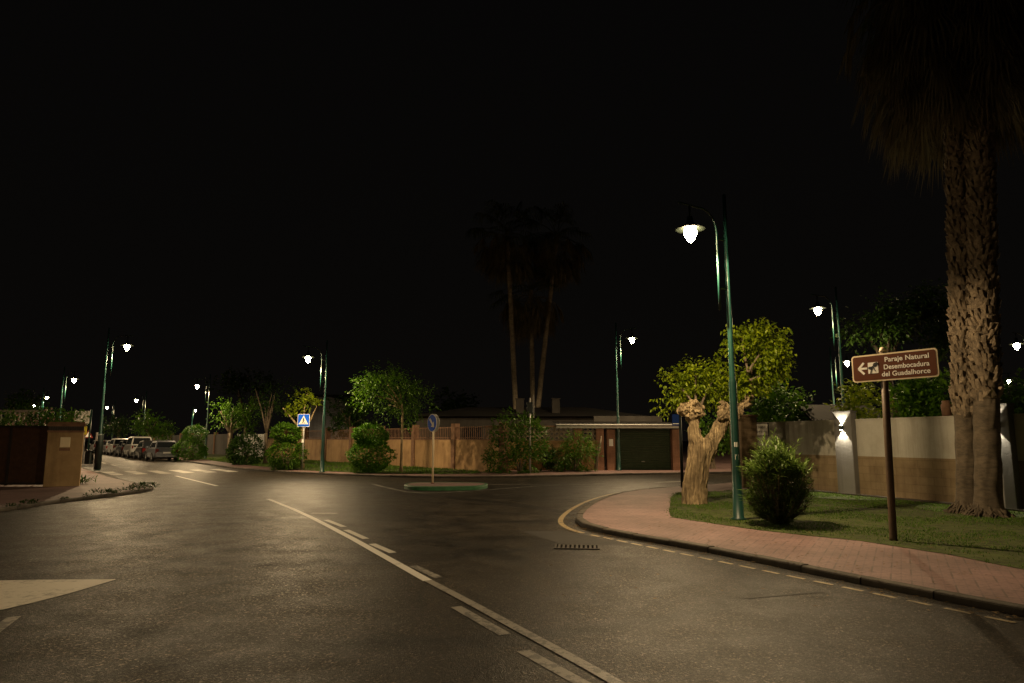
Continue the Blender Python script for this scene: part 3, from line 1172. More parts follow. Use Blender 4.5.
# left gate wall
pl0, pl1 = G(43, 488), G(79, 488)
t = thing('gate_pillar', 'sandy stucco gate pillar with tiled cap at the left edge', 'pillar', (-14.72, 22.75, PZ), R(30))
w = 1.0
mb = MB()
mb.bbox((0, 0, .87), (w, .3, 1.74), .015)
mb.build('shaft', M['sand'], t)
mb = MB()
mb.box((0, 0, 1.77), (w + .03, .34, .06))
mb.box((0, 0, 1.955), (w + .06, .38, .04))
build_each(mb, 'band', M['coping'], t)
mb = MB()
for i in range(15):
    mb.box((-w / 2 + .04 + i * (w - .08) / 14, -.155, 1.868), (.035, .03, .135))
mb.box((0, 0, 1.868), (w - .02, .28, .135))
mb.build('baluster_band', M['gate_dark'], t)
mb = MB()
mb.loft([[(-w / 2 - .06, -.22, 1.975), (w / 2 + .06, -.22, 1.975), (w / 2 + .06, .22, 1.975), (-w / 2 - .06, .22, 1.975)],
         [(-w / 2 + .02, -.1, 2.08), (w / 2 - .02, -.1, 2.08), (w / 2 - .02, .1, 2.08), (-w / 2 + .02, .1, 2.08)]])
mb.build('cap', M['coping'], t)
mb = MB()
mb.bbox((0, -.16, 1.42), (.28, .03, .32), .008)
mb.build('letter_box', M['signcream'], t)
mb = MB()
mb.box((0, -.162, 1.19), (.3, .025, .09))
mb.build('number_plate', M['coping'], t)
t = thing('driveway_gate', 'wide dark brown sheet metal driveway gate left of the sandy pillar', 'gate', (-17.72, 22.62, PZ), 0)
mb = MB()
mb.box((.08, 0, .98), (5.0, .05, 1.86))
mb.build('sheet', M['gate'], t)
mb = MB()
for x in (-2.42, -1.2, 0, 1.3, 2.55):
    mb.box((x, -.035, .98), (.07, .05, 1.9))
mb.box((.08, -.03, 1.93), (5.02, .08, .06))
mb.box((.08, -.03, .1), (5.02, .08, .06))
mb.build('frame', M['gate_dark'], t)
# balustrade of a terrace behind
p0 = P(-40, 414, 33)
t = thing('balustrade', 'white terrace balustrade above the flowering hedge at far left', 'balustrade', (p0.x, 33, 0))
mb = MB()
mb.box((2.0, 0, 2.93), (4.3, .2, .1))
mb.box((2.0, 0, 2.3), (4.3, .2, .1))
build_each(mb, 'rail', M['fascia'], t)
mb = MB()
for i in range(19):
    mb.lathe([(.03, 2.35), (.06, 2.5), (.035, 2.65), (.05, 2.8), (.03, 2.88)], 8, (.0 + i * .22, 0, 0))
mb.build('balusters', M['fascia'], t)
mb = MB()
mb.box((2.0, .3, 1.15), (4.3, .4, 2.25))
mb.build('terrace_wall', M['darkwall'], t)

# far ochre garden wall running beside the left road
t = thing('boundary_wall', 'long ochre stucco wall with pillars and railings behind the far lawn', 'wall', (wf0.x, wf0.y, PZ), wdir(wfd))
fsy = -1 if Vector((wfd.y, -wfd.x)).dot(-wf0) > 0 else 1   # local side that faces the road
pitch = 4.06
for i in range(-1, 7):
    x0 = i * pitch
    mb = MB()
    mb.box((x0 + pitch / 2, 0, .74), (pitch - .32, .2, 1.48))
    mb.build('panel', M['orange'], t)
    mb = MB()
    mb.box((x0 + pitch / 2, 0, 1.505), (pitch - .32, .26, .05))
    mb.build('coping', M['coping'], t)
    mb = MB()
    n = 22
    for k in range(n):
        mb.tube([(x0 + .25 + k * (pitch - .5) / (n - 1), 0, 1.53), (x0 + .25 + k * (pitch - .5) / (n - 1), 0, 2.15)], .016, 5)
    for z in (1.6, 2.1):
        mb.box((x0 + pitch / 2, 0, z), (pitch - .32, .03, .03))
    mb.build('railing', M['coping'], t)
    mb = MB()
    mb.bbox((x0, 0, 1.15), (.32, .34, 2.3), .015)
    mb.build('pillar', M['coping'], t)
# pale sheet fence further left
pf = wf0 + wfd * 29.2
t = thing('sheet_fence', 'pale ribbed sheet fence panel between trees on the far left', 'fence', (pf.x, pf.y, PZ), wdir(wfd))
mb = MB()
for k in range(34):
    mb.box((.1 + k * .22, .02 * (k % 2), .98), (.2, .03, 1.9))
mb.build('ribbed_sheet', M['signback'], t)
mb = MB()
for x in (.02, 2.5, 5.0, 7.6):
    mb.box((x, .07, 1.0), (.08, .08, 2.0))
build_each(mb, 'fence_post', M['steel'], t)
pf2 = wf0 + wfd * 39.5
t = thing('boundary_wall', 'dim distant garden wall behind the row of parked cars', 'wall', (pf2.x, pf2.y, PZ), wdir(wfd))
mb = MB()
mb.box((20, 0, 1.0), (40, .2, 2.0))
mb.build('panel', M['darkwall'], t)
mb = MB()
for k in range(9):
    mb.bbox((k * 5.0, 0, 1.1), (.35, .36, 2.2), .02)
build_each(mb, 'pillar', M['coping'], t)

# wall with breeze blocks beside the garage
YW = G(600, 472).y + .3
xa, xb = P(486, 470, YW).x, P(604, 470, YW).x
t = thing('breeze_block_wall', 'ochre garden wall with openwork breeze blocks beside the garage', 'wall', (xa, YW, PZ))
Wd = xb - xa
mb = MB()
mb.box((Wd / 2, 0, .72), (Wd, .2, 1.44))
mb.build('panel', M['orange'], t)
mb = MB()
nb = int(Wd / .24)
for i in range(nb):
    for j in range(3):
        cx_, cz_ = .14 + i * .24, 1.56 + j * .22
        mb.tube([(cx_ + .095 * math.cos(a), -.09, cz_ + .09 * math.sin(a)) for a in [k * math.pi / 4 for k in range(9)]], .022, 5, False)
    mb.box((.02 + i * .24, 0, 1.78), (.03, .16, .68))
for j in range(4):
    mb.box((Wd / 2, 0, 1.45 + j * .22), (Wd, .17, .025))
mb.build('breeze_blocks', M['lattice'], t)
mb = MB()
mb.box((Wd / 2, 0, 2.15), (Wd, .28, .06))
mb.build('coping', M['coping'], t)
for px in (578, 600):
    x = P(px, 470, YW).x - xa
    mb = MB()
    mb.bbox((x, -.04, 1.05), (.38, .36, 2.1), .015)
    mb.build('column', M['redpillar'], t)

# garage
xg0, xg1 = P(615, 470, YW).x, P(672, 470, YW).x
t = thing('garage', 'low garage with dark green roller shutter under a white fascia', 'garage', (xg0, YW, PZ))
wg = xg1 - xg0
mb = MB()
n = 22
for k in range(n):
    z0 = .02 + k * 2.0 / n
    mb.quad((0.02, .1, z0), (wg - .02, .1, z0), (wg - .02, .06, z0 + .07), (.02, .06, z0 + .07))
    mb.quad((0.02, .06, z0 + .07), (wg - .02, .06, z0 + .07), (wg - .02, .1, z0 + 2.0 / n), (.02, .1, z0 + 2.0 / n))
shut = mb.build('roller_shutter', M['garage'], t)
mb = MB()
mb.box((wg / 2, .04, .42), (.16, .04, .03))
mb.build('handle', M['steel'], shut)
for s, x in ((0, -.2), (1, wg + .22)):
    mb = MB()
    mb.bbox((x, 0, 1.0), (.42, .44, 2.0), .02)
    mb.build('pillar', M['redpillar'], t)
xf0 = P(556, 428, YW).x - xg0
mb = MB()
mb.box(((xf0 + wg + .4) / 2, -.35, 2.13), (wg + .4 - xf0, .06, .16))
mb.build('fascia', M['fascia'], t)
mb = MB()
mb.box(((xf0 + wg + .4) / 2, -.37, 2.235), (wg + .46 - xf0, .1, .04))
mb.tube([(xf0, -.43, 2.21), (wg + .42, -.43, 2.21)], .04, 8)
build_each(mb, 'gutter', M['signback'], t)
mb = MB()
mb.quad((xf0, -.42, 2.26), (wg + .45, -.42, 2.26), (wg + .45, 4.5, 2.5), (xf0, 4.5, 2.5))
for k in range(int((wg + .45 - xf0) / .25)):
    x = xf0 + .1 + k * .25
    mb.tube([(x, -.40, 2.255), (x, 4.5, 2.495)], .03, 5)
mb.build('tiled_roof', M['roof'], t)
mb = MB()
mb.box((wg / 2, 4.3, 1.4), (wg + 1, .2, 2.8))
mb.build('back_wall', M['darkwall'], t)
# electricity meter box, small paper notices
mb = MB()
mb.bbox((-.2, -.235, 1.35), (.2, .05, .34), .01)
mb.build('meter_box', M['signwhite'], t)

# house behind
t = thing('house', 'dark low house with tiled roof and chimneys behind the breeze block wall', 'house', (1.0, 43, 0))
mb = MB()
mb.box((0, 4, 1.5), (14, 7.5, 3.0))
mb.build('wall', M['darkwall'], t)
mb = MB()
mb.loft([[(-7.6, -.4, 3.0), (7.6, -.4, 3.0), (7.6, 8.4, 3.0), (-7.6, 8.4, 3.0)], [(-4, 3.8, 3.75), (4, 3.8, 3.75), (4, 4.2, 3.75), (-4, 4.2, 3.75)]])
r_ = mb.build('roof', M['roof'], t)
for px in (520, 556):
    x = P(px, 408, 44).x - 1.0
    mb = MB()
    mb.bbox((x, 1.2, 3.6), (.5, .5, 1.1), .02)
    mb.box((x, 1.2, 4.17), (.6, .6, .05))
    mb.build('chimney', M['darkwall'], r_)
for x in (-3.5, 0.5, 4):
    mb = MB()
    mb.box((x, .23, 1.7), (1.2, .06, 1.3))
    mb.build('window', M['glass'], t)

t = thing('house', 'pale gabled house wall far behind the street lamp by the crossing sign', 'house', (P(329, 420, 74).x, 74, 0))
mb = MB()
mb.poly([(-2.1, 0, 0), (2.1, 0, 0), (2.1, 0, 5.6), (0, 0, 6.1), (-2.1, 0, 6.1)])
mb.quad((2.1, 0, 0), (2.1, 9, 0), (2.1, 9, 5.6), (2.1, 0, 5.6))
mb.quad((-2.1, 9, 0), (-2.1, 0, 0), (-2.1, 0, 6.1), (-2.1, 9, 6.1))
mb.build('wall', M['bluewall'], t)
mb = MB()
mb.box((0, 4.5, 6.22), (4.8, 10, .22))
mb.build('roof', M['roof'], t)
mb = MB()
mb.box((.9, -.03, 3.4), (.8, .05, 1.0))
mb.build('window', M['glass'], t)

# ------------------------------------------------------------------ vegetation
def rand_in_sphere(shell=.6):
    while True:
        v = Vector((rng.uniform(-1, 1), rng.uniform(-1, 1), rng.uniform(-1, 1)))
        l = v.length
        if .05 < l <= 1:
            return v.normalized() * (l ** (1 - shell))


def leaf(mb, p, d, up, ln, w, bend=.15):
    s = d.cross(up)
    if s.length < 1e-3:
        s = d.orthogonal()
    s.normalize()
    n = s.cross(d).normalized()
    m = p + d * ln * .45 - n * ln * bend * .3
    tip = p + d * ln - n * ln * bend
    a = m + s * w + n * w * .3
    b = m - s * w + n * w * .3
    k = len(mb.v)
    mb.v += [tuple(p), tuple(a), tuple(tip), tuple(b), tuple(m)]
    mb.f += [(k, k + 1, k + 4), (k + 1, k + 2, k + 4), (k + 2, k + 3, k + 4), (k + 3, k, k + 4)]


def crown(mb, clumps, n, ln, w, droop=.5, shell=.55, sprig=5, stem=.12, holes=True):
    """leaves in sprigs spread through a set of overlapping clumps (centre, radii)"""
    vol = [c[1][0] * c[1][1] * c[1][2] for c in clumps]
    vol = [v ** .75 for v in vol]
    for _ in range(n // sprig):
        c, r = rng.choices(clumps, vol)[0]
        v = rand_in_sphere(shell)
        p = Vector(c) + Vector((v.x * r[0], v.y * r[1], v.z * r[2]))
        hole = noise.noise(p * 1.3)
        if hole < -.22:
            if holes:
                continue
        if not holes:
            p = Vector(c) + (p - Vector(c)) * (1 + .34 * noise.noise(v * 1.9 + Vector(c) * 3.1))
        ax = (v + Vector((rng.gauss(0, .5), rng.gauss(0, .5), rng.gauss(.1, .5)))).normalized()
        for k in range(sprig):
            q = p + ax * stem * k
            d = (ax * .6 + Vector((rng.gauss(0, .8), rng.gauss(0, .8), rng.gauss(-droop, .5)))).normalized()
            leaf(mb, q, d, Vector((rng.gauss(0, .4), rng.gauss(0, .4), 1)), ln * rng.uniform(.45, 1.4), w * rng.uniform(.6, 1.3))


def auto_clumps(c, r, n, k=.45):
    out = []
    for _ in range(n):
        v = rand_in_sphere(.5) * .72
        s = k * rng.uniform(.7, 1.25)
        out.append(((c[0] + v.x * r[0], c[1] + v.y * r[1], c[2] + v.z * r[2]), (r[0] * s, r[1] * s, r[2] * s)))
    return out


def branchy(mb, base, top, r0, r1, ends, seg=9, wob=.06):
    pts, rad = [], []
    n = 7
    b, e = Vector(base), Vector(top)
    for i in range(n):
        f = i / (n - 1)
        p = b.lerp(e, f)
        p += Vector((noise.noise(p * 1.1 + b), noise.noise(p * 1.3 + Vector((5, 1, 2)) + b), 0)) * wob * math.sin(f * math.pi)
        pts.append(p)
        rad.append(r0 * (1 - f) ** .8 * .0 + r0 + (r1 - r0) * f if i else r0 * 1.35)
    mb.tube(pts, rad, seg)
    for en in ends:
        en = Vector(en)
        st = e
        mid = st.lerp(en, .5) + Vector((rng.gauss(0, .06), rng.gauss(0, .06), .08 * (en - st).length))
        mb.tube([st - (e - b).normalized() * r1, st.lerp(mid, .5), mid, mid.lerp(en, .5), en], [r1 * .75, r1 * .62, r1 * .5, r1 * .35, r1 * .15], 7)


def tree(name, label, cat, base, fork_z, r0, cl, leafmat, nleaf, ln, w, barkmat='bark_grey', lean=(0, 0), group=None, droop=.5, ends=None, sprig=5, stem=.12):
    """base on the ground; clumps in world coordinates"""
    b = Vector(base)
    t = thing(name, label, cat, b, 0, group)
    lcl = [(tuple(Vector(c) - b), r) for c, r in cl]
    mb = MB()
    top = (lean[0], lean[1], fork_z)
    en = ends if ends is not None else [tuple(Vector(c[0]) * .9 + Vector(top) * .1) for c in lcl[:9]]
    branchy(mb, (0, 0, -.03), top, r0, r0 * .62, en)
    mb.build('trunk', M[barkmat], t, True)
    mb = MB()
    crown(mb, lcl, nleaf, ln, w, droop, sprig=sprig, stem=stem)
    mb.build('crown', M[leafmat], t)
    return t


def mpp(Y):
    return Y / F * 1.01


def clump_px(px, py, rx, ry, Y, dy=0.0, deep=1.0):
    c = P(px, py, Y + dy)
    k = mpp(Y)
    return (tuple(c), (rx * k, rx * k * deep, ry * k))


def ball(label, name, base_px, parts, mat='topiary', n=2600, ln=.07, w=.022, group=None, Y=None, cat='bush', sprig=4, stem=.03, shell=.85, stemr=.06, loose=False):
    b = G(*base_px) if Y is None else Vector((P(base_px[0], 439, Y).x, Y, 0))
    b.z = PZ
    t = thing(name, label, cat, b, 0, group)
    mb = MB()
    cl = []
    for (px, py, rx, ry) in parts:
        c, r = clump_px(px, py, rx, ry, b.y)
        cl.append((tuple(Vector(c) - b), r))
    # smaller bumps on the surface so the outline is uneven
    cl2 = list(cl)
    for c, r in cl:
        for _ in range(8):
            v = rand_in_sphere(.5).normalized() * .86
            cl2.append(((c[0] + v.x * r[0], c[1] + v.y * r[1], max(.08, c[2] + v.z * r[2])), tuple(x * .2 for x in r)))
    crown(mb, cl2, int(n * (1.15 if loose else 2.4)), ln * 1.15, w * 1.2, .15, shell, sprig, stem, loose)
    mb.v = [(x, y, max(z, .005)) for (x, y, z) in mb.v]
    mb.build('foliage', M[mat], t)
    mb = MB()
    for k in range(4):
        a = k * 1.6
        mb.tube([(.03 * math.cos(a), .03 * math.sin(a), 0), (.12 * math.cos(a), .12 * math.sin(a), cl[-1][0][2] * .6), (.25 * math.cos(a), .2 * math.sin(a), cl[-1][0][2])], [stemr, stemr * .7, stemr * .4], 6)
    mb.build('stem', M['bark_grey'], t, True)
    return t


# ---- pollarded tree with swollen heads on the lawn
tb = G(693, 507)
tb.z = PZ
YT = tb.y
t = thing('pollarded_tree', 'gnarled pollarded tree with swollen stump head and lime green crown', 'tree', tb)


def L_(px, py, dy=0.0):
    return P(px, py, YT + dy) - tb


mb = MB()


def gn(i, a, p):
    return 1 + .10 * noise.noise(Vector((math.cos(a) * 1.5, math.sin(a) * 1.5, p.z * .8 + 4))) * 2 + .05 * math.sin(a * 5 + p.z * 2)


k = mpp(YT) * .86
mb.tube([L_(694, 509), L_(694, 503), L_(695, 485), L_(698, 465), L_(702, 448), L_(703, 438)], [17 * k, 14.5 * k, 13 * k, 13 * k, 14.5 * k, 10 * k], 20, True, gn)
mb.tube([L_(701, 452), L_(696, 438), L_(694, 425), L_(693, 414), L_(693, 408)], [11 * k, 8.5 * k, 6.5 * k, 7 * k, 8.5 * k], 16, True, gn)
mb.tube([L_(705, 458), L_(713, 440, .05), L_(721, 428, .05), L_(727, 418, .02), L_(730, 411)], [10.5 * k, 8.5 * k, 7.8 * k, 7 * k, 5 * k], 16, True, gn)
mb.tube([L_(722, 426), L_(735, 417, .2), L_(747, 402, .5), L_(752, 385, .6), L_(748, 368, .5)], [5 * k, 4.5 * k, 5 * k, 3.5 * k, 2 * k], 10, True, gn)
mb.tube([L_(727, 414), L_(723, 407), L_(724, 402)], [4 * k, 3.4 * k, 3 * k], 9, True, gn)


def lump(px, py, r, dy=0.0):
    c = L_(px, py, dy)
    n = len(mb.v)
    bm = bmesh.new()
    bmesh.ops.create_icosphere(bm, subdivisions=3, radius=1)
    idx = {}
    for i, v in enumerate(bm.verts):
        idx[v] = i
        d = 1 + .35 * noise.noise(v.co * 2.2 + c) + .2 * noise.noise(v.co * 5 + c)
        mb.v.append(tuple(c + v.co * r * k * d))
    for f in bm.faces:
        mb.f.append(tuple(n + idx[v] for v in f.verts))
    bm.free()


for args in ((691, 407, 8.5), (684, 410, 5.5, -.05), (698, 408, 6, -.1), (700, 414, 4.5, -.08), (690, 416, 6.5), (726, 408, 5), (732, 413, 4.5), (722, 416, 5, -.1), (686, 404, 4, .1)):
    lump(*args)
trunk_v, trunk_f = mb.v, mb.f
me = bpy.data.meshes.new('trunk_raw')
me.from_pydata(trunk_v, [], trunk_f)
tmp = bpy.data.objects.new('trunk_raw', me)
COL.objects.link(tmp)
rm = tmp.modifiers.new('r', 'REMESH')
rm.mode = 'VOXEL'
rm.voxel_size = .016
dg = bpy.context.evaluated_depsgraph_get()
me2 = bpy.data.meshes.new_from_object(tmp.evaluated_get(dg))
bpy.data.objects.remove(tmp)
bm = bmesh.new()
bm.from_mesh(me2)
bmesh.ops.smooth_vert(bm, verts=bm.verts, factor=.5, use_axis_x=True, use_axis_y=True, use_axis_z=True)
bm.normal_update()
for v in bm.verts:
    p = v.co
    ang = math.atan2(p.y, p.x)
    ridge = noise.noise(Vector((p.x * 7, p.y * 7, p.z * 1.1))) * .05 + abs(noise.noise(Vector((p.x * 16, p.y * 16, p.z * 2.2)))) * -.05 + noise.noise(p * 9) * .012
    high = max(0, min(1, (p.z - 1.75) / .4))
    knob = (max(0, noise.noise(p * 5.0) - .05) * -.42 + abs(noise.noise(p * 11)) * -.10 + noise.noise(p * 27) * .02 + .05) * high
    v.co = p + v.normal * (ridge + knob)
bm.to_mesh(me2)
bm.free()
me2.polygons.foreach_set('use_smooth', [True] * len(me2.polygons))
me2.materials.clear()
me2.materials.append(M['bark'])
o = bpy.data.objects.new('trunk', me2)
COL.objects.link(o)
o.parent = t
cl = []
for (px, py, rx, ry, dy) in ((676, 388, 15, 17, .4), (690, 378, 15, 14, .5), (668, 400, 10, 10, .3), (706, 386, 16, 16, .6), (718, 372, 15, 14, .7), (735, 372, 20, 18, .7), (727, 392, 18, 13, .8),
                             (752, 350, 23, 20, .5), (768, 355, 18, 20, .6), (742, 338, 13, 10, .4), (762, 336, 14, 10, .5), (775, 340, 10, 11, .4), (774, 376, 13, 16, .7), (750, 380, 20, 14, .7), (690, 396, 16, 10, .8)):
    c, r = clump_px(px, py, rx, ry, YT, dy)
    cl.append((tuple(Vector(c) - tb), r))
mb = MB()
crown(mb, cl, 9500, .105, .032, .75, .5, 6, .05)
mb.build('crown', M['lime'], t)
mb = MB()
for (px, py), (qx, qy) in (((694, 404), (676, 384)), ((696, 404), (696, 372)), ((700, 408), (716, 376)), ((748, 372), (770, 345)), ((748, 372), (742, 338)), ((750, 380), (776, 376))):
    a, b = L_(px, py, .1), L_(qx, qy, .5)
    mb.tube([a, a.lerp(b, .5) + Vector((0, .05, .06)), b], [.035, .025, .01], 6)
build_each(mb, 'branch', M['bark_grey'], t, True)

# ---- oleander bush
ob = G(779, 529)
ob.z = PZ
t = thing('oleander_bush', 'dense rounded oleander bush with narrow leaves on the lawn by the nearest lamp', 'bush', ob)
k = mpp(ob.y)
mb = MB()
stems = MB()
for i in range(560):
    v = rand_in_sphere(.62)
    egg = .94 - .04 * v.z + (.22 * -v.z if v.z < 0 else 0)
    p1_ = Vector((v.x * .60 * egg, v.y * .60 * egg, .80 + v.z * .76))
    p1_ *= 1 + .3 * noise.noise(p1_ * 2.9) + (rng.uniform(0, .22) if rng.random() < .22 and v.z > -.2 else 0)
    p1_.z = p1_.z if p1_.z < 1.0 else 1.0 + (p1_.z - 1.0) * .72
    p0_ = Vector((p1_.x * .25, p1_.y * .25, max(0, p1_.z - .75)))
    pm_ = p0_.lerp(p1_, .55)
    if i % 5 == 0:
        stems.tube([(p1_.x * .1, p1_.y * .1, 0), p0_ + Vector((0, 0, .05)), pm_, p1_], [.014, .011, .008, .004], 5)
    ax = (Vector((v.x, v.y, v.z * .5 + .75))).normalized()
    for j in range(13):
        q = p1_ - ax * (.026 * (12 - j) if j < 12 else 0)
        b_ = j * 2.4 + rng.random()
        sd = Vector((math.cos(b_), math.sin(b_), 0))
        d = (ax * rng.uniform(.5, 1.1) + sd * .8).normalized()
        leaf(mb, q, d, Vector((0, 0, 1)), rng.uniform(.12, .20), rng.uniform(.012, .018), .2)
mb.v = [(x, y, max(z, .01)) for (x, y, z) in mb.v]
mb.build('foliage', M['oleander'], t)
stems.build('stem', M['bark_grey'], t)


# ---- the big double palm on the right
def palm_trunk(mb_t, mb_b, base, top, r0, r1, boot_from, n=40, boots=True, k_b=1.0):
    base, top = Vector(base), Vector(top)
    pts, rad = [], []
    H = (top - base).length
    for i in range(n + 1):
        f = i / n
        p = base.lerp(top, f)
        z = f * H
        r = r0 + (r1 - r0) * f
        r *= 1 + .5 * math.exp(-z / .2)
        r *= 1 + .03 * noise.noise(Vector((z * 3, 1, 2)))
        pts.append(p)
        rad.append(r)

    def fn(i, a, p):
        return 1 + .10 * noise.noise(Vector((math.cos(a) * 2, math.sin(a) * 2, p.z * 2.5))) + .05 * noise.noise(Vector((math.cos(a) * 8, math.sin(a) * 8, p.z * 9))) + .05 * noise.noise(Vector((math.cos(a) * 11, math.sin(a) * 11, p.z * 2)))
    mb_t.tube(pts, rad, 40 if boots else 16, True, fn)
    if boots:
        z = boot_from
        row = 0
        while z < H - .1:
            f = z / H
            c = base.lerp(top, f)
            r = r0 + (r1 - r0) * f
            per = 12
            for j in range(per):
                a = 6.283 * (j + .5 * (row % 2)) / per + rng.gauss(0, .13)
                zz = rng.gauss(0, .045)
                out = Vector((math.cos(a), math.sin(a), 0))
                s = Vector((-math.sin(a), math.cos(a), 0))
                w_ = r * .27 * rng.uniform(.7, 1.2)
                h_ = .19 * rng.uniform(.7, 1.3)
                pr = rng.uniform(.02, .095) * k_b
                tw = rng.gauss(0, .05)
                b0 = c + out * (r * .97) + Vector((0, 0, zz))
                m = len(mb_b.v)
                mb_b.v += [tuple(b0 - s * w_), tuple(b0 + s * w_), tuple(b0 + s * (w_ * .55 + tw) + out * pr + Vector((0, 0, h_))),
                           tuple(b0 - s * (w_ * .55 - tw) + out * pr + Vector((0, 0, h_))),
                           tuple(b0 + out * -.02 + s * w_ * .5 + Vector((0, 0, h_ * 1.05))), tuple(b0 + out * -.02 - s * w_ * .5 + Vector((0, 0, h_ * 1.05))),
                           tuple(b0 + out * (pr * .75) + Vector((0, 0, h_ * .35)))]
                mb_b.f += [(m, m + 1, m + 6), (m + 1, m + 2, m + 6), (m + 2, m + 3, m + 6), (m + 3, m, m + 6), (m + 3, m + 2, m + 4, m + 5), (m + 1, m + 4, m + 2), (m, m + 3, m + 5)]
            z += .105
            row += 1


def fan(mb_f, hub, d, rad, blades, spread, droop, w=.02):
    """one fan leaf: pleated blades from a hub, tips hanging"""
    d = d.normalized()
    s = d.cross(Vector((0, 0, 1)))
    if s.length < .05:
        s = Vector((rng.gauss(0, 1), rng.gauss(0, 1), 0))
    s.normalize()
    for i in range(blades):
        a = (i / (blades - 1) - .5) * spread
        v = d * math.cos(a) + s * math.sin(a)
        ln = rad * (.75 + .25 * math.cos(a)) * rng.uniform(.85, 1.1)
        m = hub + v * ln * .55 + Vector((0, 0, -droop * ln * .16))
        tip = hub + v * ln * (.92 - .25 * droop) + Vector((0, 0, -droop * ln * .62))
        n_ = v.cross(Vector((0, 0, 1)))
        if n_.length < .1:
            n_ = s.copy()
        n_.normalize()
        q = len(mb_f.v)
        mb_f.v += [tuple(hub - n_ * w * .3), tuple(hub + n_ * w * .3), tuple(m + n_ * w), tuple(m - n_ * w), tuple(tip)]
        mb_f.f += [(q, q + 1, q + 2, q + 3), (q + 3, q + 2, q + 4)]


def palm(label, base, top, r0, r1, boot_from, skirt, crown_r, n_dead, n_live, blades=16, group=None, boots=True, w=.02):
    base = Vector(base)
    t = thing('palm_tree', label, 'palm', base, 0, group)
    tp = Vector(top) - base
    mt, mbb = MB(), MB()
    palm_trunk(mt, mbb, (0, 0, -.03), tp, r0, r1, boot_from, 170 if boots else 24, boots)
    mt.build('trunk', M['palm' if boots else 'palm_far'], t, True)
    if boots:
        mbb.build('leaf_bases', M['boot'], t)
    md, ml = MB(), MB()
    for i in range(n_dead):
        f = rng.random()
        z = tp.z - skirt * (.05 + .75 * f)
        c = tp * (z / tp.z)
        a = rng.uniform(0, 6.283)
        reach = crown_r * (.75 - .42 * f) * rng.uniform(.5, 1.0)
        out = Vector((math.cos(a), math.sin(a), 0))
        hub = c + out * (r1 + reach) + Vector((0, 0, -.35 * reach * rng.uniform(.4, 1.3)))
        md.tube([c + out * r1 * .8, c + out * (r1 + reach * .55) + Vector((0, 0, .08)), hub], [.02, .016, .012], 4, False)
        fan(md, hub, out * .45 + Vector((rng.gauss(0, .2), rng.gauss(0, .2), -1.0)), crown_r * rng.uniform(.35, .6), blades, 1.5, .55, w)
    for i in range(n_live):
        a = i * 2.4
        el = R(rng.uniform(-25, 75))
        out = Vector((math.cos(a) * math.cos(el), math.sin(a) * math.cos(el), math.sin(el)))
        ln = crown_r * rng.uniform(.5, .75)
        hub = tp + out * ln + Vector((0, 0, -.08 * ln))
        ml.tube([tp + out * .1, tp + out * ln * .5 + Vector((0, 0, .05)), hub], [.022, .018, .014], 4, False)
        fan(ml, hub, out + Vector((0, 0, -.2)), crown_r * rng.uniform(.45, .6), blades + 6, 3.6, .8, w)
    md.build('dead_skirt', M['dead'], t)
    ml.build('crown', M['frond'], t)
    return t


YP = G(975, 519).y
pb1 = G(969, 517)
pb2 = G(989, 520)
pb1.z = pb2.z = PZ
top1 = P(959, 40, pb1.y)
top1.z = 12.4
top2 = P(986, 20, pb2.y)
top2.z = 13.2
palm('tall palm with rough boots, left trunk of the close pair at right', pb1, top1, .21, .185, 2.05, 4.0, 2.8, 190, 22, group=None)
pair = palm('tall palm with rough boots, right trunk of the close pair at right', pb2, top2, .235, .205, 2.35, 4.4, 2.8, 190, 22, group=None)

mb = MB()
for (bx, by) in ((0, 0), ((pb1 - pb2).x, (pb1 - pb2).y)):
    for i in range(230):
        a = rng.uniform(0, 6.283)
        r_ = rng.uniform(.22, .36) if rng.random() < .8 else rng.uniform(.34, .44)
        hh = max(.03, .30 * (1 - (r_ - .22) / .25)) * rng.uniform(.3, 1.3)
        o_ = Vector((math.cos(a), math.sin(a), 0))
        s_v = Vector((-math.sin(a), math.cos(a), 0)) * rng.uniform(-.08, .08)
        c_ = Vector((bx, by, 0))
        mb.tube([c_ + o_ * (r_ - .1) + Vector((0, 0, hh)), c_ + o_ * r_ + s_v + Vector((0, 0, hh * .5)), c_ + o_ * (r_ + .06) + s_v * 1.6 + Vector((0, 0, -.02))], [.024, .017, .009], 5)
mb.build('root_mass', M['palm'], pair)

# three slender palms behind the far wall
for i, (bx, by, tx, ty, Y, lab) in enumerate(((516, 415, 507, 232, 46, 'left of three slender palms behind the far wall, trunk leaning left'),
                                              (533, 415, 531, 290, 47.5, 'shorter middle of three slender palms behind the far wall'),
                                              (537, 415, 557, 235, 46.8, 'right of three slender palms behind the far wall, trunk leaning right'))):
    top = P(tx, ty, Y)
    low = P(bx, by, Y)
    f = low.z / (top.z - low.z)
    base = low + (low - top) * f
    base.z = 0
    palm(lab, base, top, .18, .135, 99, 2.9, 2.9, 75, 26, 12, 'three slender palms', False, .035)

# ---- trees and shrubs on the far side
def far_tree(label, base, crown_spec, mat, n, ln, w, fork, r0, Y=None, bark='bark_grey', name='tree', group=None, lean=(0, 0), nc=9, droop=.4, sprig=5, stem=.12):
    b = G(*base) if Y is None else P(base[0], 439, Y)
    b.z = PZ if Y is None else 0
    cl = []
    for (px, py, rx, ry) in crown_spec:
        c, r = clump_px(px, py, rx, ry, b.y)
        cl += auto_clumps(c, r, nc)
    return tree(name, label, 'tree', b, fork, r0, cl, mat, n, ln, w, bark, lean, group, droop, sprig=sprig, stem=stem)


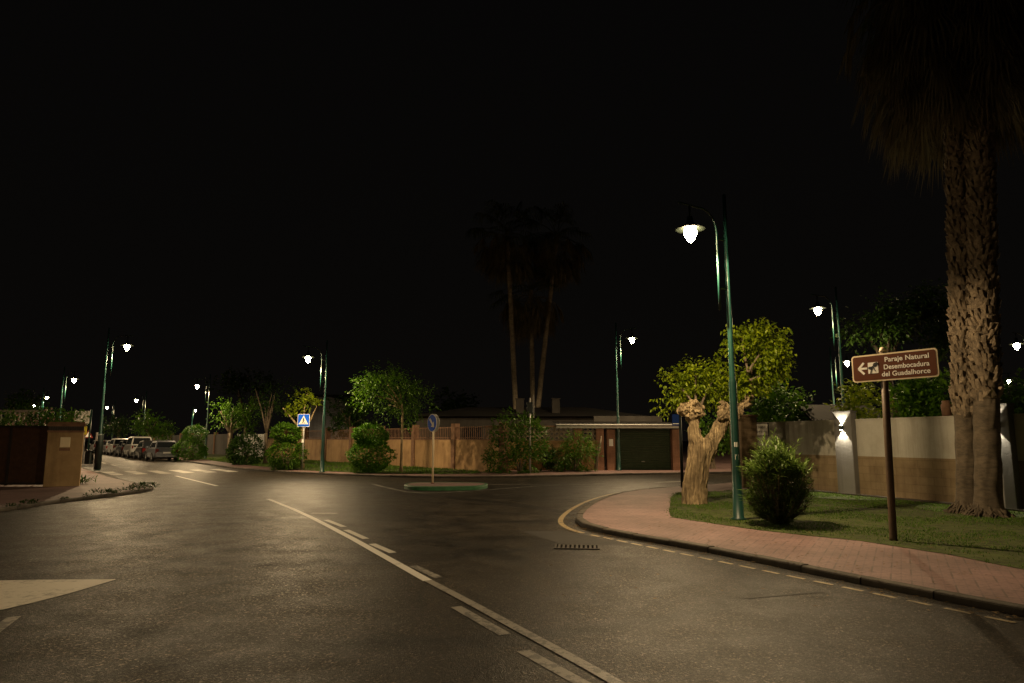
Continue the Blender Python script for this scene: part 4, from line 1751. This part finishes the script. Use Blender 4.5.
far_tree('leafy young tree with bright left side near the street lamp by the double ball bush', (229, 459.5), [(229, 414, 16, 15), (248, 416, 17, 15)], 'mid', 3400, .17, .055, 2.0, .22, nc=8)
far_tree('pale trunked tree with thin spreading branches left of the crossing sign', (265, 465), [(262, 393, 24, 18), (283, 398, 16, 16)], 'dark', 1500, .15, .045, 1.9, .12, nc=9)
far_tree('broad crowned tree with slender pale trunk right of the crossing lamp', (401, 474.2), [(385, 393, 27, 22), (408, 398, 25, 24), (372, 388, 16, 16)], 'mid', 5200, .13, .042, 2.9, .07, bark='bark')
# young pollard behind the crossing sign
yb = G(302.5, 470)
yb.z = PZ
t = thing('young_tree', 'young pruned tree with two leafy branches behind the crossing sign', 'tree', yb)
ly = lambda px, py: P(px, py, yb.y) - yb
mb = MB()
mb.tube([(0, 0, -.02), ly(303, 450), ly(302, 430)], [.10, .085, .08], 10)
mb.tube([ly(302, 432), ly(294, 421), ly(283, 408)], [.06, .05, .03], 8)
mb.tube([ly(302, 432), ly(311, 419), ly(317, 405)], [.05, .035, .02], 8)
mb.tube([ly(302, 432), ly(304, 412), ly(307, 394)], [.05, .035, .02], 8)
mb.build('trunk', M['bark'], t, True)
mb = MB()
cl = []
for (px, py, rx, ry) in ((291, 402, 7, 7), (296, 410, 7, 6), (287, 408, 4, 5), (306, 395, 7, 6), (309, 402, 7, 6), (316, 402, 4, 4), (301, 404, 4, 4)):
    c, r = clump_px(px, py, rx, ry, yb.y)
    cl.append((tuple(Vector(c) - yb), r))
crown(mb, cl, 900, .15, .05, .5, .4, 5, .05)
mb.build('crown', M['lime'], t)

G2 = 'clipped double ball bushes'
ball('clipped double ball bush beside the parked cars and street lamp', 'ball_bush', (191, 461), [(195, 434, 10, 8), (190, 450, 14, 12)], n=3400, ln=.10, w=.032, group=G2)
ball('dark squarish clipped bush under the young tree on the far lawn', 'ball_bush', (245, 466), [(246, 450, 15, 15), (238, 452, 9, 13)], mat='dark', n=3200, ln=.10, w=.032)
ball('clipped double ball bush just left of the crossing sign post', 'ball_bush', (286, 471.5), [(286, 433, 14, 8.5), (286, 455, 16, 16)], mat='mid', n=3800, ln=.09, w=.028, group=G2)
ball('bright clipped double ball bush between the crossing lamp and the slender tree', 'ball_bush', (369, 474.5), [(370, 435, 16.5, 9.5), (370, 456, 19, 17)], n=5200, ln=.085, w=.027, group=G2)
ball('tall dark rambling shrub in front of the ochre wall', 'shrub', (520, 474.5), [(515, 432, 22, 18), (528, 440, 20, 20), (515, 457, 26, 18), (500, 462, 14, 12), (535, 460, 14, 15)], mat='mid', n=5600, ln=.15, w=.03, sprig=5, stem=.06, shell=.6, loose=True)
ball('loose shrub with upright shoots in front of the breeze block wall', 'shrub', (575, 473), [(578, 450, 14, 14), (570, 461, 17, 11), (586, 458, 10, 13)], mat='mid', n=2600, ln=.19, w=.022, sprig=6, stem=.07, shell=.5, loose=True)
ball('small shrub by the wall column left of the garage', 'shrub', (555, 473), [(555, 462, 10, 10), (549, 458, 8, 9)], mat='dark', n=1200, ln=.15, w=.03, sprig=4, stem=.06, shell=.5, loose=True)
# dark leaning stem at the column
o = MB()
vb = G(596, 472.5)
o.tube([(0, 0, .1), (.06, .02, .7), (.22, 0, 1.3), (.3, .03, 1.75)], [.09, .075, .06, .03], 8)
o = o.build('vine_stump', M['bark_grey'], smooth=True)
o.location = (vb.x, vb.y, 0)
tag(o, 'dark leaning bare stem against the wall left of the garage', 'stump')

# trees and hedges behind the walls
BG = 'dark trees beyond the far wall'
far_tree('dark rounded tree behind the ochre wall left of the broad crowned tree', (350, 450), [(350, 415, 22, 20)], 'dark', 2600, .22, .07, 2.4, .16, Y=47)
far_tree('dark tall tree behind the young tree on the far lawn', (245, 450), [(250, 385, 26, 18), (225, 380, 22, 14)], 'dark', 2400, .32, .10, 3.5, .25, Y=78)
far_tree('dark tree hanging over the parked cars on the left road', (150, 452), [(150, 424, 15, 12), (141, 421, 7, 8), (160, 430, 12, 10)], 'mid', 2600, .22, .07, 2.0, .18, Y=66)
far_tree('second dark tree further along the left road behind the cars', (118, 448), [(118, 424, 14, 9)], 'dark', 1500, .3, .09, 2.4, .2, Y=88)
far_tree('dark tree far left beyond the terrace balustrade', (22, 448), [(22, 404, 18, 11)], 'dark', 1500, .26, .08, 3.0, .2, Y=55)
far_tree('dim wide tree behind the house with chimneys', (455, 440), [(455, 405, 26, 12)], 'dark', 1700, .3, .1, 2.6, .2, Y=62)
far_tree('dim tree seen through the gap under the pollarded tree', (712, 455), [(714, 432, 20, 16), (738, 440, 14, 13)], 'mid', 3000, .17, .05, 1.2, .14, Y=36, nc=10)
far_tree('big dark tree with leaning limb behind the right wall', (905, 470), [(880, 322, 34, 22), (918, 318, 30, 24), (940, 340, 16, 14)], 'dark', 6500, .17, .055, 4.3, .2, Y=26, lean=(-.5, 0), nc=9, bark='bark_dim')
sh = 'shrubs behind the right wall'
def hedge(label, px, Y, spec, mat, n, ln, w):
    return ball(label, 'shrub', (px, 439), spec, mat=mat, n=n, ln=ln, w=w, Y=Y, shell=.4, sprig=7, stem=.075, loose=True)


hedge('loose shrub with bright shoots above the right wall near the plaque', 782, 23.3, [(782, 408, 20, 16), (772, 418, 14, 14), (795, 402, 9, 12), (782, 445, 18, 25)], 'mid', 3000, .16, .045)
hedge('bushy shrub above the right wall just left of the palm trunks', 930, 19.6, [(930, 396, 24, 16), (915, 404, 16, 12), (940, 385, 12, 8), (930, 440, 20, 30)], 'mid', 3600, .17, .04)
hedge('shrub above the right wall between the pilaster and the sign post', 866, 21.0, [(864, 400, 14, 14), (850, 404, 9, 10), (866, 440, 14, 30)], 'lime', 1600, .16, .035)
hedge('dark hedge above the right wall to the right of the palm trunks', 1016, 18.2, [(1014, 402, 16, 12), (1030, 396, 16, 16), (1016, 440, 20, 30)], 'dark', 2200, .16, .04)
# flowering hedge over the gate
hb = P(32, 420, 25.3)
t = thing('flowering_hedge', 'flowering hedge spilling over the brown driveway gate', 'hedge', (hb.x, 25.3, 0))
mb, fl, tw = MB(), MB(), MB()
cl = []
for px in range(-40, 84, 9):
    c, r = clump_px(px, 421 + rng.uniform(-2, 3) - (3 if px > 40 else 0), 8, 7.5, 25.3, rng.uniform(-.3, .5))
    cl.append((tuple(Vector(c) - Vector((hb.x, 25.3, 0))), r))
crown(mb, cl, 4200, .11, .035, .3, .5, 4, .05)
for _ in range(70):
    c, r = rng.choice(cl)
    v = rand_in_sphere(.9)
    p = Vector(c) + Vector((v.x * r[0], -abs(v.y) * r[1] - .05, v.z * r[2]))
    for k_ in range(5):
        a = k_ * 1.256
        leaf(fl, p, Vector((math.cos(a), -.4, math.sin(a))).normalized(), Vector((0, -1, 0)), .045, .02)
for c, r in cl:
    tw.tube([(c[0], .2, 0), (c[0] + .1, .15, 1.2), c], [.04, .03, .015], 5)
mb.build('foliage', M['mid'], t)
fl.build('flowers', M['flower'], t)
tw.build('stem', M['bark_grey'], t)

# weeds along the left kerb
wp = [((78, 486), .42, 190), ((72, 487), .3, 90), ((148, 489.5), .28, 90), ((139, 492), .34, 100), ((128, 493.5), .22, 60), ((110, 496.5), .2, 60), ((104, 497), .3, 70), ((88, 499.5), .14, 40),
      ((64, 502.5), .12, 40), ((28, 507.5), .2, 60), ((10, 510), .14, 40)]
names = ['leafy weed clump at the foot of the sandy gate pillar', 'small weed clump at the left foot of the sandy gate pillar', 'weed clump at the very tip of the left pavement corner',
         'tallest weed clump near the tip of the left pavement', 'low weed clump between the tall ones near the left pavement tip', 'small weed tuft on the left kerb between two larger ones',
         'upright weed tuft midway along the left kerb', 'tiny weed tuft left of the upright tuft on the left kerb', 'flat weed tuft on the kerb below the sandy pillar', 'weed tuft on the kerb in front of the brown gate', 'leftmost weed tuft on the left kerb, in front of the gate']
for ((px, py), h, n), lab in zip(wp, names):
    b = G(px, py)
    b.z = .07
    mb = MB()
    for _ in range(n):
        a = rng.uniform(0, 6.283)
        d = Vector((math.cos(a), math.sin(a), rng.uniform(.3, 1.6))).normalized()
        p = Vector((rng.gauss(0, h * .6), rng.gauss(0, h * .3), rng.uniform(0, h * .4)))
        leaf(mb, p, d, Vector((0, 0, 1)), h * rng.uniform(.3, .7), .018, .25)
    o = mb.build('weed', M['dark' if n < 150 else 'mid'])
    o.location = b
    tag(o, lab, 'weed', 'weeds along the left kerb')

# fallen leaves in the gutter
mb = MB()
for i in range(420):
    j = rng.randrange(len(edgeR) - 6)
    a, b = Vector(edgeR[j]), Vector(edgeR[j + 1])
    p = a.lerp(b, rng.random())
    if p.y < 3 or p.y > 24:
        p = Vector(g2(rng.uniform(560, 980), rng.uniform(560, 600)))
    q = Vector((p.x + rng.gauss(-.12, .14), p.y + rng.gauss(-.1, .14), 0))
    z = .012 if True else 0
    onp = inside((q.x, q.y), [tuple(x) for x in edgeR] + [(95, 85), (95, -40)])
    a_ = rng.uniform(0, 6.283)
    leaf(mb, Vector((q.x, q.y, .092 if onp else .012)), Vector((math.cos(a_), math.sin(a_), .12)), Vector((0, 0, 1)), rng.uniform(.03, .07), .012)
for i in range(320):
    p = G(rng.uniform(620, 1000), rng.uniform(525, 585))
    if inside((p.x, p.y), [tuple(x) for x in edgeR] + [(95, 85), (95, -40)]):
        a_ = rng.uniform(0, 6.283)
        leaf(mb, Vector((p.x, p.y, .10)), Vector((math.cos(a_), math.sin(a_), .1)), Vector((0, 0, 1)), rng.uniform(.03, .07), .012)
o = mb.build('leaf_litter', M['dry'], kind='stuff')
o['label'] = 'dry fallen leaves scattered along the right kerb'
o['category'] = 'leaf litter'


# ------------------------------------------------------------------ signs
def text_mesh(txt, x0, x1, z0, z1, depth=.0015, bold=.018):
    """text flattened into a mesh, scaled into the box, standing in the XZ plane facing -Y"""
    cu = bpy.data.curves.new('t', 'FONT')
    cu.body = txt
    cu.offset = bold
    cu.extrude = 0
    ob_ = bpy.data.objects.new('t', cu)
    COL.objects.link(ob_)
    dg_ = bpy.context.evaluated_depsgraph_get()
    me_ = bpy.data.meshes.new_from_object(ob_.evaluated_get(dg_))
    bpy.data.objects.remove(ob_)
    vs = [v.co.copy() for v in me_.vertices]
    ax, bx = min(v.x for v in vs), max(v.x for v in vs)
    out = []
    for v in vs:
        out.append((x0 + (v.x - ax) / (bx - ax) * (x1 - x0), 0, z0 + v.y * (z1 - z0) / .72))
    fs = [tuple(p.vertices) for p in me_.polygons]
    bpy.data.meshes.remove(me_)
    return out, fs


def rrect(w, h, r, n=5, y=0.0):
    pts = []
    for (cx_, cz_, a0_) in ((w / 2 - r, h / 2 - r, 0), (-w / 2 + r, h / 2 - r, 90), (-w / 2 + r, -h / 2 + r, 180), (w / 2 - r, -h / 2 + r, 270)):
        for i in range(n + 1):
            a = R(a0_ + 90 * i / n)
            pts.append((cx_ + r * math.cos(a), y, cz_ + r * math.sin(a)))
    return pts


def plate(mb_, pts, y0, y1):
    mb_.loft([[(p[0], y0, p[2]) for p in pts], [(p[0], y1, p[2]) for p in pts]], True)


# brown direction sign
sb = G(894, 546)
sb.z = PZ
zc = P(883, 367.5, sb.y).z
tilt = math.atan2(-.857, .52)
t = thing('direction_sign', 'brown direction sign with cream lettering and arrow on a brown post', 'sign', sb, tilt)
lean_top = P(883, 352, sb.y) - sb
mb = MB()
lean_l = Matrix.Rotation(-tilt, 3, 'Z') @ lean_top
mb.tube([(0, 0, -.01), (0, 0, .05), tuple(lean_l * .5), tuple(lean_l)], [.062, .055, .053, .052], 16)
pp_ = mb.build('post', M['bronze'], t, True)
mb = MB()
mb.lathe([(.0, 0), (.055, 0), (.06, .02), (.045, .05), (.035, .07), (.0, .08)], 12, tuple(lean_l))
mb.build('finial', M['signcream'], t, True)
W_, H_ = 1.33, .425
xo = W_ / 2 - .379 * W_        # the post is left of the panel's middle
zc_l = zc - sb.z
mb = MB()
plate(mb, rrect(W_, H_, .05), -.075, -.095)
pan = mb.build('panel', M['signcream'], t)
pan.location = (xo + .03 + lean_l.x, lean_l.y, zc_l)
mb = MB()
plate(mb, rrect(W_ - .045, H_ - .045, .035), -.093, -.0975)
mb.build('face', M['signbrown'], pan)
vs, fs = [], []
for txt, x0, x1, z0, z1 in (('Paraje Natural', -.118, .546, .078, .152), ('Desembocadura', -.14, .546, -.038, .036), ('del Guadalhorce', -.178, .55, -.146, -.072)):
    v_, f_ = text_mesh(txt, x0, x1, z0, z1)
    n_ = len(vs)
    vs += [(p[0], -.0995, p[2]) for p in v_]
    fs += [tuple(n_ + i for i in f) for f in f_]
mb = MB()
mb.v, mb.f = vs, fs
mb.build('lettering', M['signwhite'], pan)
mb = MB()
mb.box((-.475, -.0985, 0), (.13, .004, .032))
for s in (1, -1):
    Mx = Matrix.Rotation(s * R(-45), 3, 'Y')
    mb.box((-.505, -.0985, s * .044), (.13, .0042, .034), M=Mx)
mb.build('arrow', M['signwhite'], pan)
mb = MB()
plate(mb, rrect(.165, .175, .008), -.0965, -.0995)
pic = mb.build('pictogram', M['signwhite'], pan)
pic.location = (-.312, 0, 0)
mb = MB()
# dark tree and bird like marks
mb.lathe([(.0, -.001), (.034, -.001), (.034, .001), (.0, .001)], 12, (.035, -.101, .045), M=Matrix.Rotation(R(90), 3, 'X'))
mb.lathe([(.0, -.001), (.026, -.001), (.026, .001), (.0, .001)], 12, (.06, -.1012, .06), M=Matrix.Rotation(R(90), 3, 'X'))
mb.lathe([(.0, -.001), (.028, -.001), (.028, .001), (.0, .001)], 12, (-.03, -.1011, -.005), M=Matrix.Rotation(R(90), 3, 'X'))
mb.lathe([(.0, -.001), (.022, -.001), (.022, .001), (.0, .001)], 12, (-.055, -.1013, .0), M=Matrix.Rotation(R(90), 3, 'X'))
mb.box((.0, -.1014, .02), (.09, .002, .022), M=Matrix.Rotation(R(-40), 3, 'Y'))
mb.box((-.035, -.1016, -.055), (.014, .002, .07), M=Matrix.Rotation(R(18), 3, 'Y'))
mb.box((.02, -.1016, -.02), (.012, .002, .08), M=Matrix.Rotation(R(-25), 3, 'Y'))
mb.build('symbol', M['signblack'], pic)
mb = MB()
for z in (-.12, .12):
    mb.box((-xo, -.064, z), (.13, .02, .035))
build_each(mb, 'clamp', M['steel'], pan)

# pedestrian crossing sign
cb = G(302, 471.5)
cb.z = PZ
t = thing('crossing_sign', 'blue square pedestrian crossing sign with white triangle on a grey post', 'sign', cb, R(-8))
zt = P(303, 420.5, cb.y).z - cb.z
mb = MB()
mb.tube([(0, 0, 0), (0, 0, zt + .3)], .045, 10)
mb.build('post', M['steel'], t, True)
mb = MB()
plate(mb, rrect(.64, .64, .03), -.055, -.07)
pn = mb.build('panel', M['signwhite'], t)
pn.location = (0, 0, zt)
mb = MB()
plate(mb, rrect(.60, .60, .025), -.068, -.0735)
mb.build('blue_face', M['signblue'], pn)
mb = MB()
mb.poly([(-.25, -.0755, -.19), (.25, -.0755, -.19), (0, -.0755, .25)])
mb.build('triangle', M['signwhite'], pn)
mb = MB()
yy = -.0775
mb.lathe([(.0, -.001), (.026, -.001), (.026, .001), (.0, .001)], 12, (.005, yy, .10), M=Matrix.Rotation(R(90), 3, 'X'))
for (a, b, w2) in (((0, .08), (-.01, -.02), .03), ((-.01, -.02), (.055, -.14), .016), ((-.01, -.02), (-.06, -.14), .016), ((0, .06), (.06, -.01), .012), ((0, .06), (-.05, 0), .012)):
    a, b = Vector((a[0], 0, a[1])), Vector((b[0], 0, b[1]))
    d = (b - a).normalized()
    s = Vector((-d.z, 0, d.x)) * w2
    yy -= .0004
    o_ = Vector((0, yy, 0))
    mb.quad(a - s + o_, b - s + o_, b + s + o_, a + s + o_)
for i in range(5):
    mb.box((-.15 + i * .075, -.0772, -.165), (.04, .002, .02))
mb.build('walking_figure', M['signblack'], pn)
mb = MB()
mb.bbox((-.01, -.055, 1.43), (.1, .03, .18), .01)
mb.build('sticker', M['signwhite'], t)

# keep-right sign on the island
kb = G(432.5, 487)
t = thing('arrow_sign', 'round blue keep right arrow sign on a pale pole on the traffic island', 'sign', (kb.x, kb.y, .118), R(-52))
zc = P(432, 423, kb.y).z - .118
mb = MB()
mb.tube([(0, 0, 0), (0, 0, zc + .25)], .035, 10)
mb.build('post', M['signcream'], t, True)
mb = MB()
mb.lathe([(.0, 0), (.05, 0), (.06, .02), (.0, .03)], 10)
mb.build('foot', M['signred'], t)
MX = Matrix.Rotation(R(90), 3, 'X')
for s in (-1, 1):
    mb = MB()
    mb.lathe([(.0, -.006), (.30, -.006), (.305, 0), (.30, .006), (.0, .006)], 36, M=MX)
    d_ = mb.build('disc', M['signwhite'] if s < 0 else M['signback'], t)
    d_.location = (0, s * .055, zc)
    if s > 0:
        d_['label'] = 'grey back of the rear disc'
    mb = MB()
    mb.lathe([(.0, -.002), (.28, -.002), (.28, .002), (.0, .002)], 36, (0, s * .0075, 0), M=MX)
    mb.build('blue_face', M['signblue'], d_)
    mb = MB()
    a_ = -45 if s < 0 else -135
    d2 = Vector((math.cos(R(a_)), 0, math.sin(R(a_))))
    n2 = Vector((-d2.z, 0, d2.x))
    yv = Vector((0, s * .0115, 0))
    mb.quad(-d2 * .2 + n2 * .042 + yv, -d2 * .2 - n2 * .042 + yv, d2 * .07 - n2 * .042 + yv, d2 * .07 + n2 * .042 + yv)
    mb.tri(d2 * .05 + n2 * .13 + yv * 1.05, d2 * .05 - n2 * .13 + yv * 1.05, d2 * .21 + yv * 1.05)
    mb.build('arrow', M['signwhite'], d_)

# blue street name sign left of the pollarded tree
nb_ = G(682.5, 490)
nb_.z = PZ
t = thing('street_name_sign', 'small blue name sign on a thin dark post left of the gnarled tree', 'sign', nb_)
mb = MB()
zt = P(682, 410, nb_.y).z - PZ
mb.tube([(0, 0, 0), (0, 0, zt)], .05, 10)
mb.build('post', M['iron'], t, True)
mb = MB()
mb.bbox((-.15, -.03, zt - .32), (.22, .03, .36), .012)
pn = mb.build('panel', M['navy'], t)
mb = MB()
mb.box((-.15, -.0475, zt - .44), (.19, .004, .025))
mb.build('white_band', M['signwhite'], pn)
# utility post in front of the rambling shrub
ub = G(530, 475)
ub.z = PZ
t = thing('utility_post', 'thin grey utility post with small box in front of the rambling shrub', 'post', ub)
zt = P(531, 398, ub.y).z - PZ
mb = MB()
mb.tube([(0, 0, 0), (0, 0, zt)], [.05, .04], 10)
mb.build('post', M['steel'], t, True)
mb = MB()
mb.bbox((0, -.06, zt - .45), (.28, .12, .5), .02)
mb.build('box', M['iron'], t)
mb = MB()
mb.tube([(.18, 0, zt - .9), (.18, 0, zt + .12)], .02, 8)
mb.box((.1, 0, zt - .6), (.18, .03, .03))
build_each(mb, 'side_bracket', M['steel'], t)
# white sign backs and small signs on the left road
Yb = 44.5
bb = P(89, 439, Yb)
t = thing('sign_board', 'blank white double sign board on a green post beyond the gate pillar', 'sign', (bb.x, Yb, PZ))
z0, z1 = P(80, 423.5, Yb).z - PZ, P(80, 411, Yb).z - PZ
kx = mpp(Yb)
mb = MB()
mb.tube([(0, 0, 0), (0, 0, z1 + .1)], .055, 10)
mb.build('post', M['green'], t, True)
for s in (0, 1):
    mb = MB()
    mb.box(((-15.3 + 7.4 * s + 3.6) * kx, -.07, (z0 + z1) / 2), (7.1 * kx, .03, z1 - z0))
    mb.build('panel', M['signwhite'], t)
bb = P(84.5, 439, 43)
t = thing('yellow_sign', 'small yellow plate sign on a pale post right of the gate pillar', 'sign', (bb.x, 43, PZ))
mb = MB()
mb.tube([(0, 0, 0), (0, 0, 2.4)], .03, 8)
mb.build('post', M['steel'], t, True)
mb = MB()
zy = P(84, 430.5, 43).z - PZ
mb.box((0, -.04, zy), (.24, .02, .52))
mb.build('panel', M['signyellow'], t)
bb = P(103.3, 439, 62)
bb = P(88.5, 439, 52)
t = thing('warning_sign', 'small red rimmed triangular warning sign beyond the yellow plate', 'sign', (bb.x, 52, PZ))
mb = MB()
mb.tube([(0, 0, 0), (0, 0, 2.5)], .03, 8)
mb.build('post', M['steel'], t, True)
mb = MB()
zz = P(88, 434, 52).z - PZ
mb.loft([[(-.36, -.04, zz - .3), (.36, -.04, zz - .3), (0, -.04, zz + .33)], [(-.36, -.06, zz - .3), (.36, -.06, zz - .3), (0, -.06, zz + .33)]])
pn = mb.build('panel', M['signred'], t)
mb = MB()
mb.poly([(-.22, -.063, zz - .22), (.22, -.063, zz - .22), (0, -.063, zz + .16)])
mb.build('white_field', M['signwhite'], pn)


# ------------------------------------------------------------------ parked cars
def make_car(label, s, kind, paint, group='cars parked along the left road', perp=10.05):
    x, y = road_pt(perp, s)
    t = thing('parked_car', label, 'car', (x, y, 0), math.atan2(d_left.y, d_left.x) - R(90), group)
    Ln, Wd_, belt, roof = {'sedan': (4.5, 1.76, .95, 1.43), 'suv': (4.3, 1.82, 1.05, 1.66), 'hatch': (3.95, 1.70, .95, 1.48), 'van': (4.4, 1.82, 1.10, 1.82)}[kind]
    h = Ln / 2
    w = Wd_ / 2
    hood = belt - .12
    boot_z = {'sedan': belt + .02, 'suv': belt, 'hatch': belt, 'van': belt}[kind]
    st = [(-h, .84, .42, boot_z - .28), (-h + .08, .93, .3, boot_z - .08), (-h + .3, .98, .22, boot_z), (-h + .95, 1, .2, belt), (-.2, 1, .2, belt), (h - 1.35, 1, .2, belt - .01), (h - 1.0, .99, .2, hood),
          (h - .4, .95, .22, hood - .1), (h - .1, .86, .3, hood - .22), (h, .74, .4, hood - .35)]
    rings = []
    for (yy, k_, zb, zt_) in st:
        W = w * k_
        zm = zb + (zt_ - zb) * .55
        rings.append([(-W * .86, yy, zb), (W * .86, yy, zb), (W * .97, yy, zb + .1), (W, yy, zm), (W * .965, yy, zt_ - .07), (W * .87, yy, zt_),
                      (-W * .87, yy, zt_), (-W * .965, yy, zt_ - .07), (-W, yy, zm), (-W * .97, yy, zb + .1)])
    mb = MB()
    mb.loft(rings)
    rear0, rear1 = {'sedan': (-h + .62, -h + 1.15), 'suv': (-h + .1, -h + .42), 'hatch': (-h + .12, -h + .55), 'van': (-h + .06, -h + .2)}[kind]
    fr0, fr1 = h - 1.05, h - 1.85
    bz = belt - .02
    wb, wt = w * .90, w * .72
    A = [(-wb, rear0, bz), (wb, rear0, bz), (wb, fr0, bz - .06), (-wb, fr0, bz - .06)]
    zr = roof
    B = [(-wt * 1.04, rear1 - .04, zr - .07), (wt * 1.04, rear1 - .04, zr - .07), (wt * 1.04, fr1 + .06, zr - .08), (-wt * 1.04, fr1 + .06, zr - .08)]
    C = [(-wt * .9, rear1 + .08, zr), (wt * .9, rear1 + .08, zr), (wt * .9, fr1 - .15, zr), (-wt * .9, fr1 - .15, zr)]
    mb.loft([A, B, C])
    body = mb.build('body', paint, t)
    A, B = [Vector(p) for p in A], [Vector(p) for p in B]

    def pane(a, b, c, d, u0, u1, v0, v1, nm):
        def q(u, v):
            return (a.lerp(b, u)).lerp(d.lerp(c, u), v)
        p = [q(u0, v0), q(u1, v0), q(u1, v1), q(u0, v1)]
        n_ = (p[1] - p[0]).cross(p[3] - p[0]).normalized() * .006
        g = MB()
        g.quad(*[x_ + n_ for x_ in p])
        g.build(nm, M['glass'], t)
    pane(A[0], A[1], B[1], B[0], .06, .94, .12, .92, 'rear_window')
    pane(A[2], A[3], B[3], B[2], .05, .95, .1, .94, 'windscreen')
    pane(A[1], A[2], B[2], B[1], .06, .33, .14, .9, 'side_window')
    pane(A[1], A[2], B[2], B[1], .36, .62, .14, .9, 'side_window')
    pane(A[1], A[2], B[2], B[1], .65, .93, .14, .9, 'side_window')
    pane(A[3], A[0], B[0], B[3], .07, .35, .14, .9, 'side_window')
    pane(A[3], A[0], B[0], B[3], .38, .64, .14, .9, 'side_window')
    pane(A[3], A[0], B[0], B[3], .67, .94, .14, .9, 'side_window')
    RY = Matrix.Rotation(R(90), 3, 'Y')
    for yy in (-h + .8, h - .82):
        for sx in (-1, 1):
            mb = MB()
            mb.lathe([(.19, -.1), (.29, -.1), (.32, -.07), (.32, .07), (.29, .1), (.19, .1)], 22, M=RY)
            wh = bpy.data.objects.new('wheel', None)
            wo = mb.build('wheel', M['rubber'], t, False)
            bpy.data.objects.remove(wh)
            wo.location = (sx * (w - .085), yy, .32)
            mb = MB()
            mb.lathe([(.0, sx * .085), (.06, sx * .09), (.19, sx * .075), (.2, sx * .095)], 20, M=RY)
            for k_ in range(5):
                a = k_ * 1.2566
                mb.box((sx * .092, .11 * math.cos(a), .11 * math.sin(a)), (.012, .05, .16), M=Matrix.Rotation(-(a - R(90)), 3, 'X'))
            mb.build('rim', M['rim'], wo)
    for sx in (-1, 1):
        mb = MB()
        mb.bbox((sx * w * .76, -h + .055, boot_z - .22), (.22 if kind != 'van' else .12, .1, .17 if kind == 'sedan' else .3), .02)
        mb.build('taillight', M['tail'], t)
        mb = MB()
        mb.bbox((sx * w * .66, h - .1, hood - .27), (.34, .16, .14), .03)
        mb.build('headlight', M['head'], t)
        mb = MB()
        mb.bbox((sx * (w + .06), h - 1.4, belt + .06), (.16, .1, .13), .03)
        mb.build('mirror', paint, t)
    mb = MB()
    mb.bbox((0, -h - .0, .42), (Wd_ * .86, .14, .2), .04)
    mb.build('bumper', M['plastic'] if kind in ('suv', 'van') else paint, t)
    mb = MB()
    mb.bbox((0, h - .02, .38), (Wd_ * .74, .14, .2), .04)
    mb.build('bumper', paint, t)
    mb = MB()
    mb.box((0, -h - .02 + (.06 if kind != 'sedan' else .02), boot_z - .33), (.5, .1, .11))
    mb.build('licence_plate', M['plate'], t)
    mb = MB()
    mb.box((0, h + .052, .42), (.5, .012, .11))
    mb.build('licence_plate', M['plate'], t)
    return t


cars = [
    ('slate grey hatchback nearest in the row of parked cars, rear facing us', 'hatch', (.13, .14, .165), .5),
    ('black hatchback parked second in the row, just ahead of the slate grey one', 'hatch', (.012, .012, .013), .2),
    ('tall white van like car parked third in the row', 'van', (.36, .355, .34), 0),
    ('dark grey hatchback parked fourth, between two white cars', 'hatch', (.06, .06, .065), .5),
    ('white suv parked fifth in the row along the left road', 'suv', (.36, .36, .35), 0),
    ('silver hatchback parked sixth in the row along the left road', 'hatch', (.34, .34, .35), .6),
    ('dark red sedan parked seventh, partly behind the corner lamp post', 'sedan', (.10, .015, .012), .3),
    ('white hatchback farthest along the parked row', 'hatch', (.5, .5, .5), 0),
]
s_ = 57.0
for lab, kd, colr, met in cars:
    make_car(lab, s_, kd, m_car('car_paint', colr, met))
    s_ += 5.5

# ------------------------------------------------------------------ night sky
wd = bpy.data.worlds.new('World')
S.world = wd
wd.use_nodes = True
bg = wd.node_tree.nodes['Background']
wt = wd.node_tree
tcw = wt.nodes.new('ShaderNodeTexCoord')
spw = wt.nodes.new('ShaderNodeSeparateXYZ')
wt.links.new(tcw.outputs['Generated'], spw.inputs[0])
wt.links.new(ramp(wt, spw.outputs[2], [(.0, (.0032, .0027, .0023)), (.22, (.0024, .0021, .0018)), (.6, (.0018, .0016, .0015))]), bg.inputs['Color'])
bg.inputs['Strength'].default_value = 1.0

S.view_settings.view_transform = 'Standard'
S.view_settings.look = 'None'
S.view_settings.exposure = 0
S.view_settings.gamma = 1
S.cycles.use_denoising = True
S.cycles.sample_clamp_indirect = 1.5
S.cycles.max_bounces = 5
S.cycles.diffuse_bounces = 3
S.cycles.glossy_bounces = 3
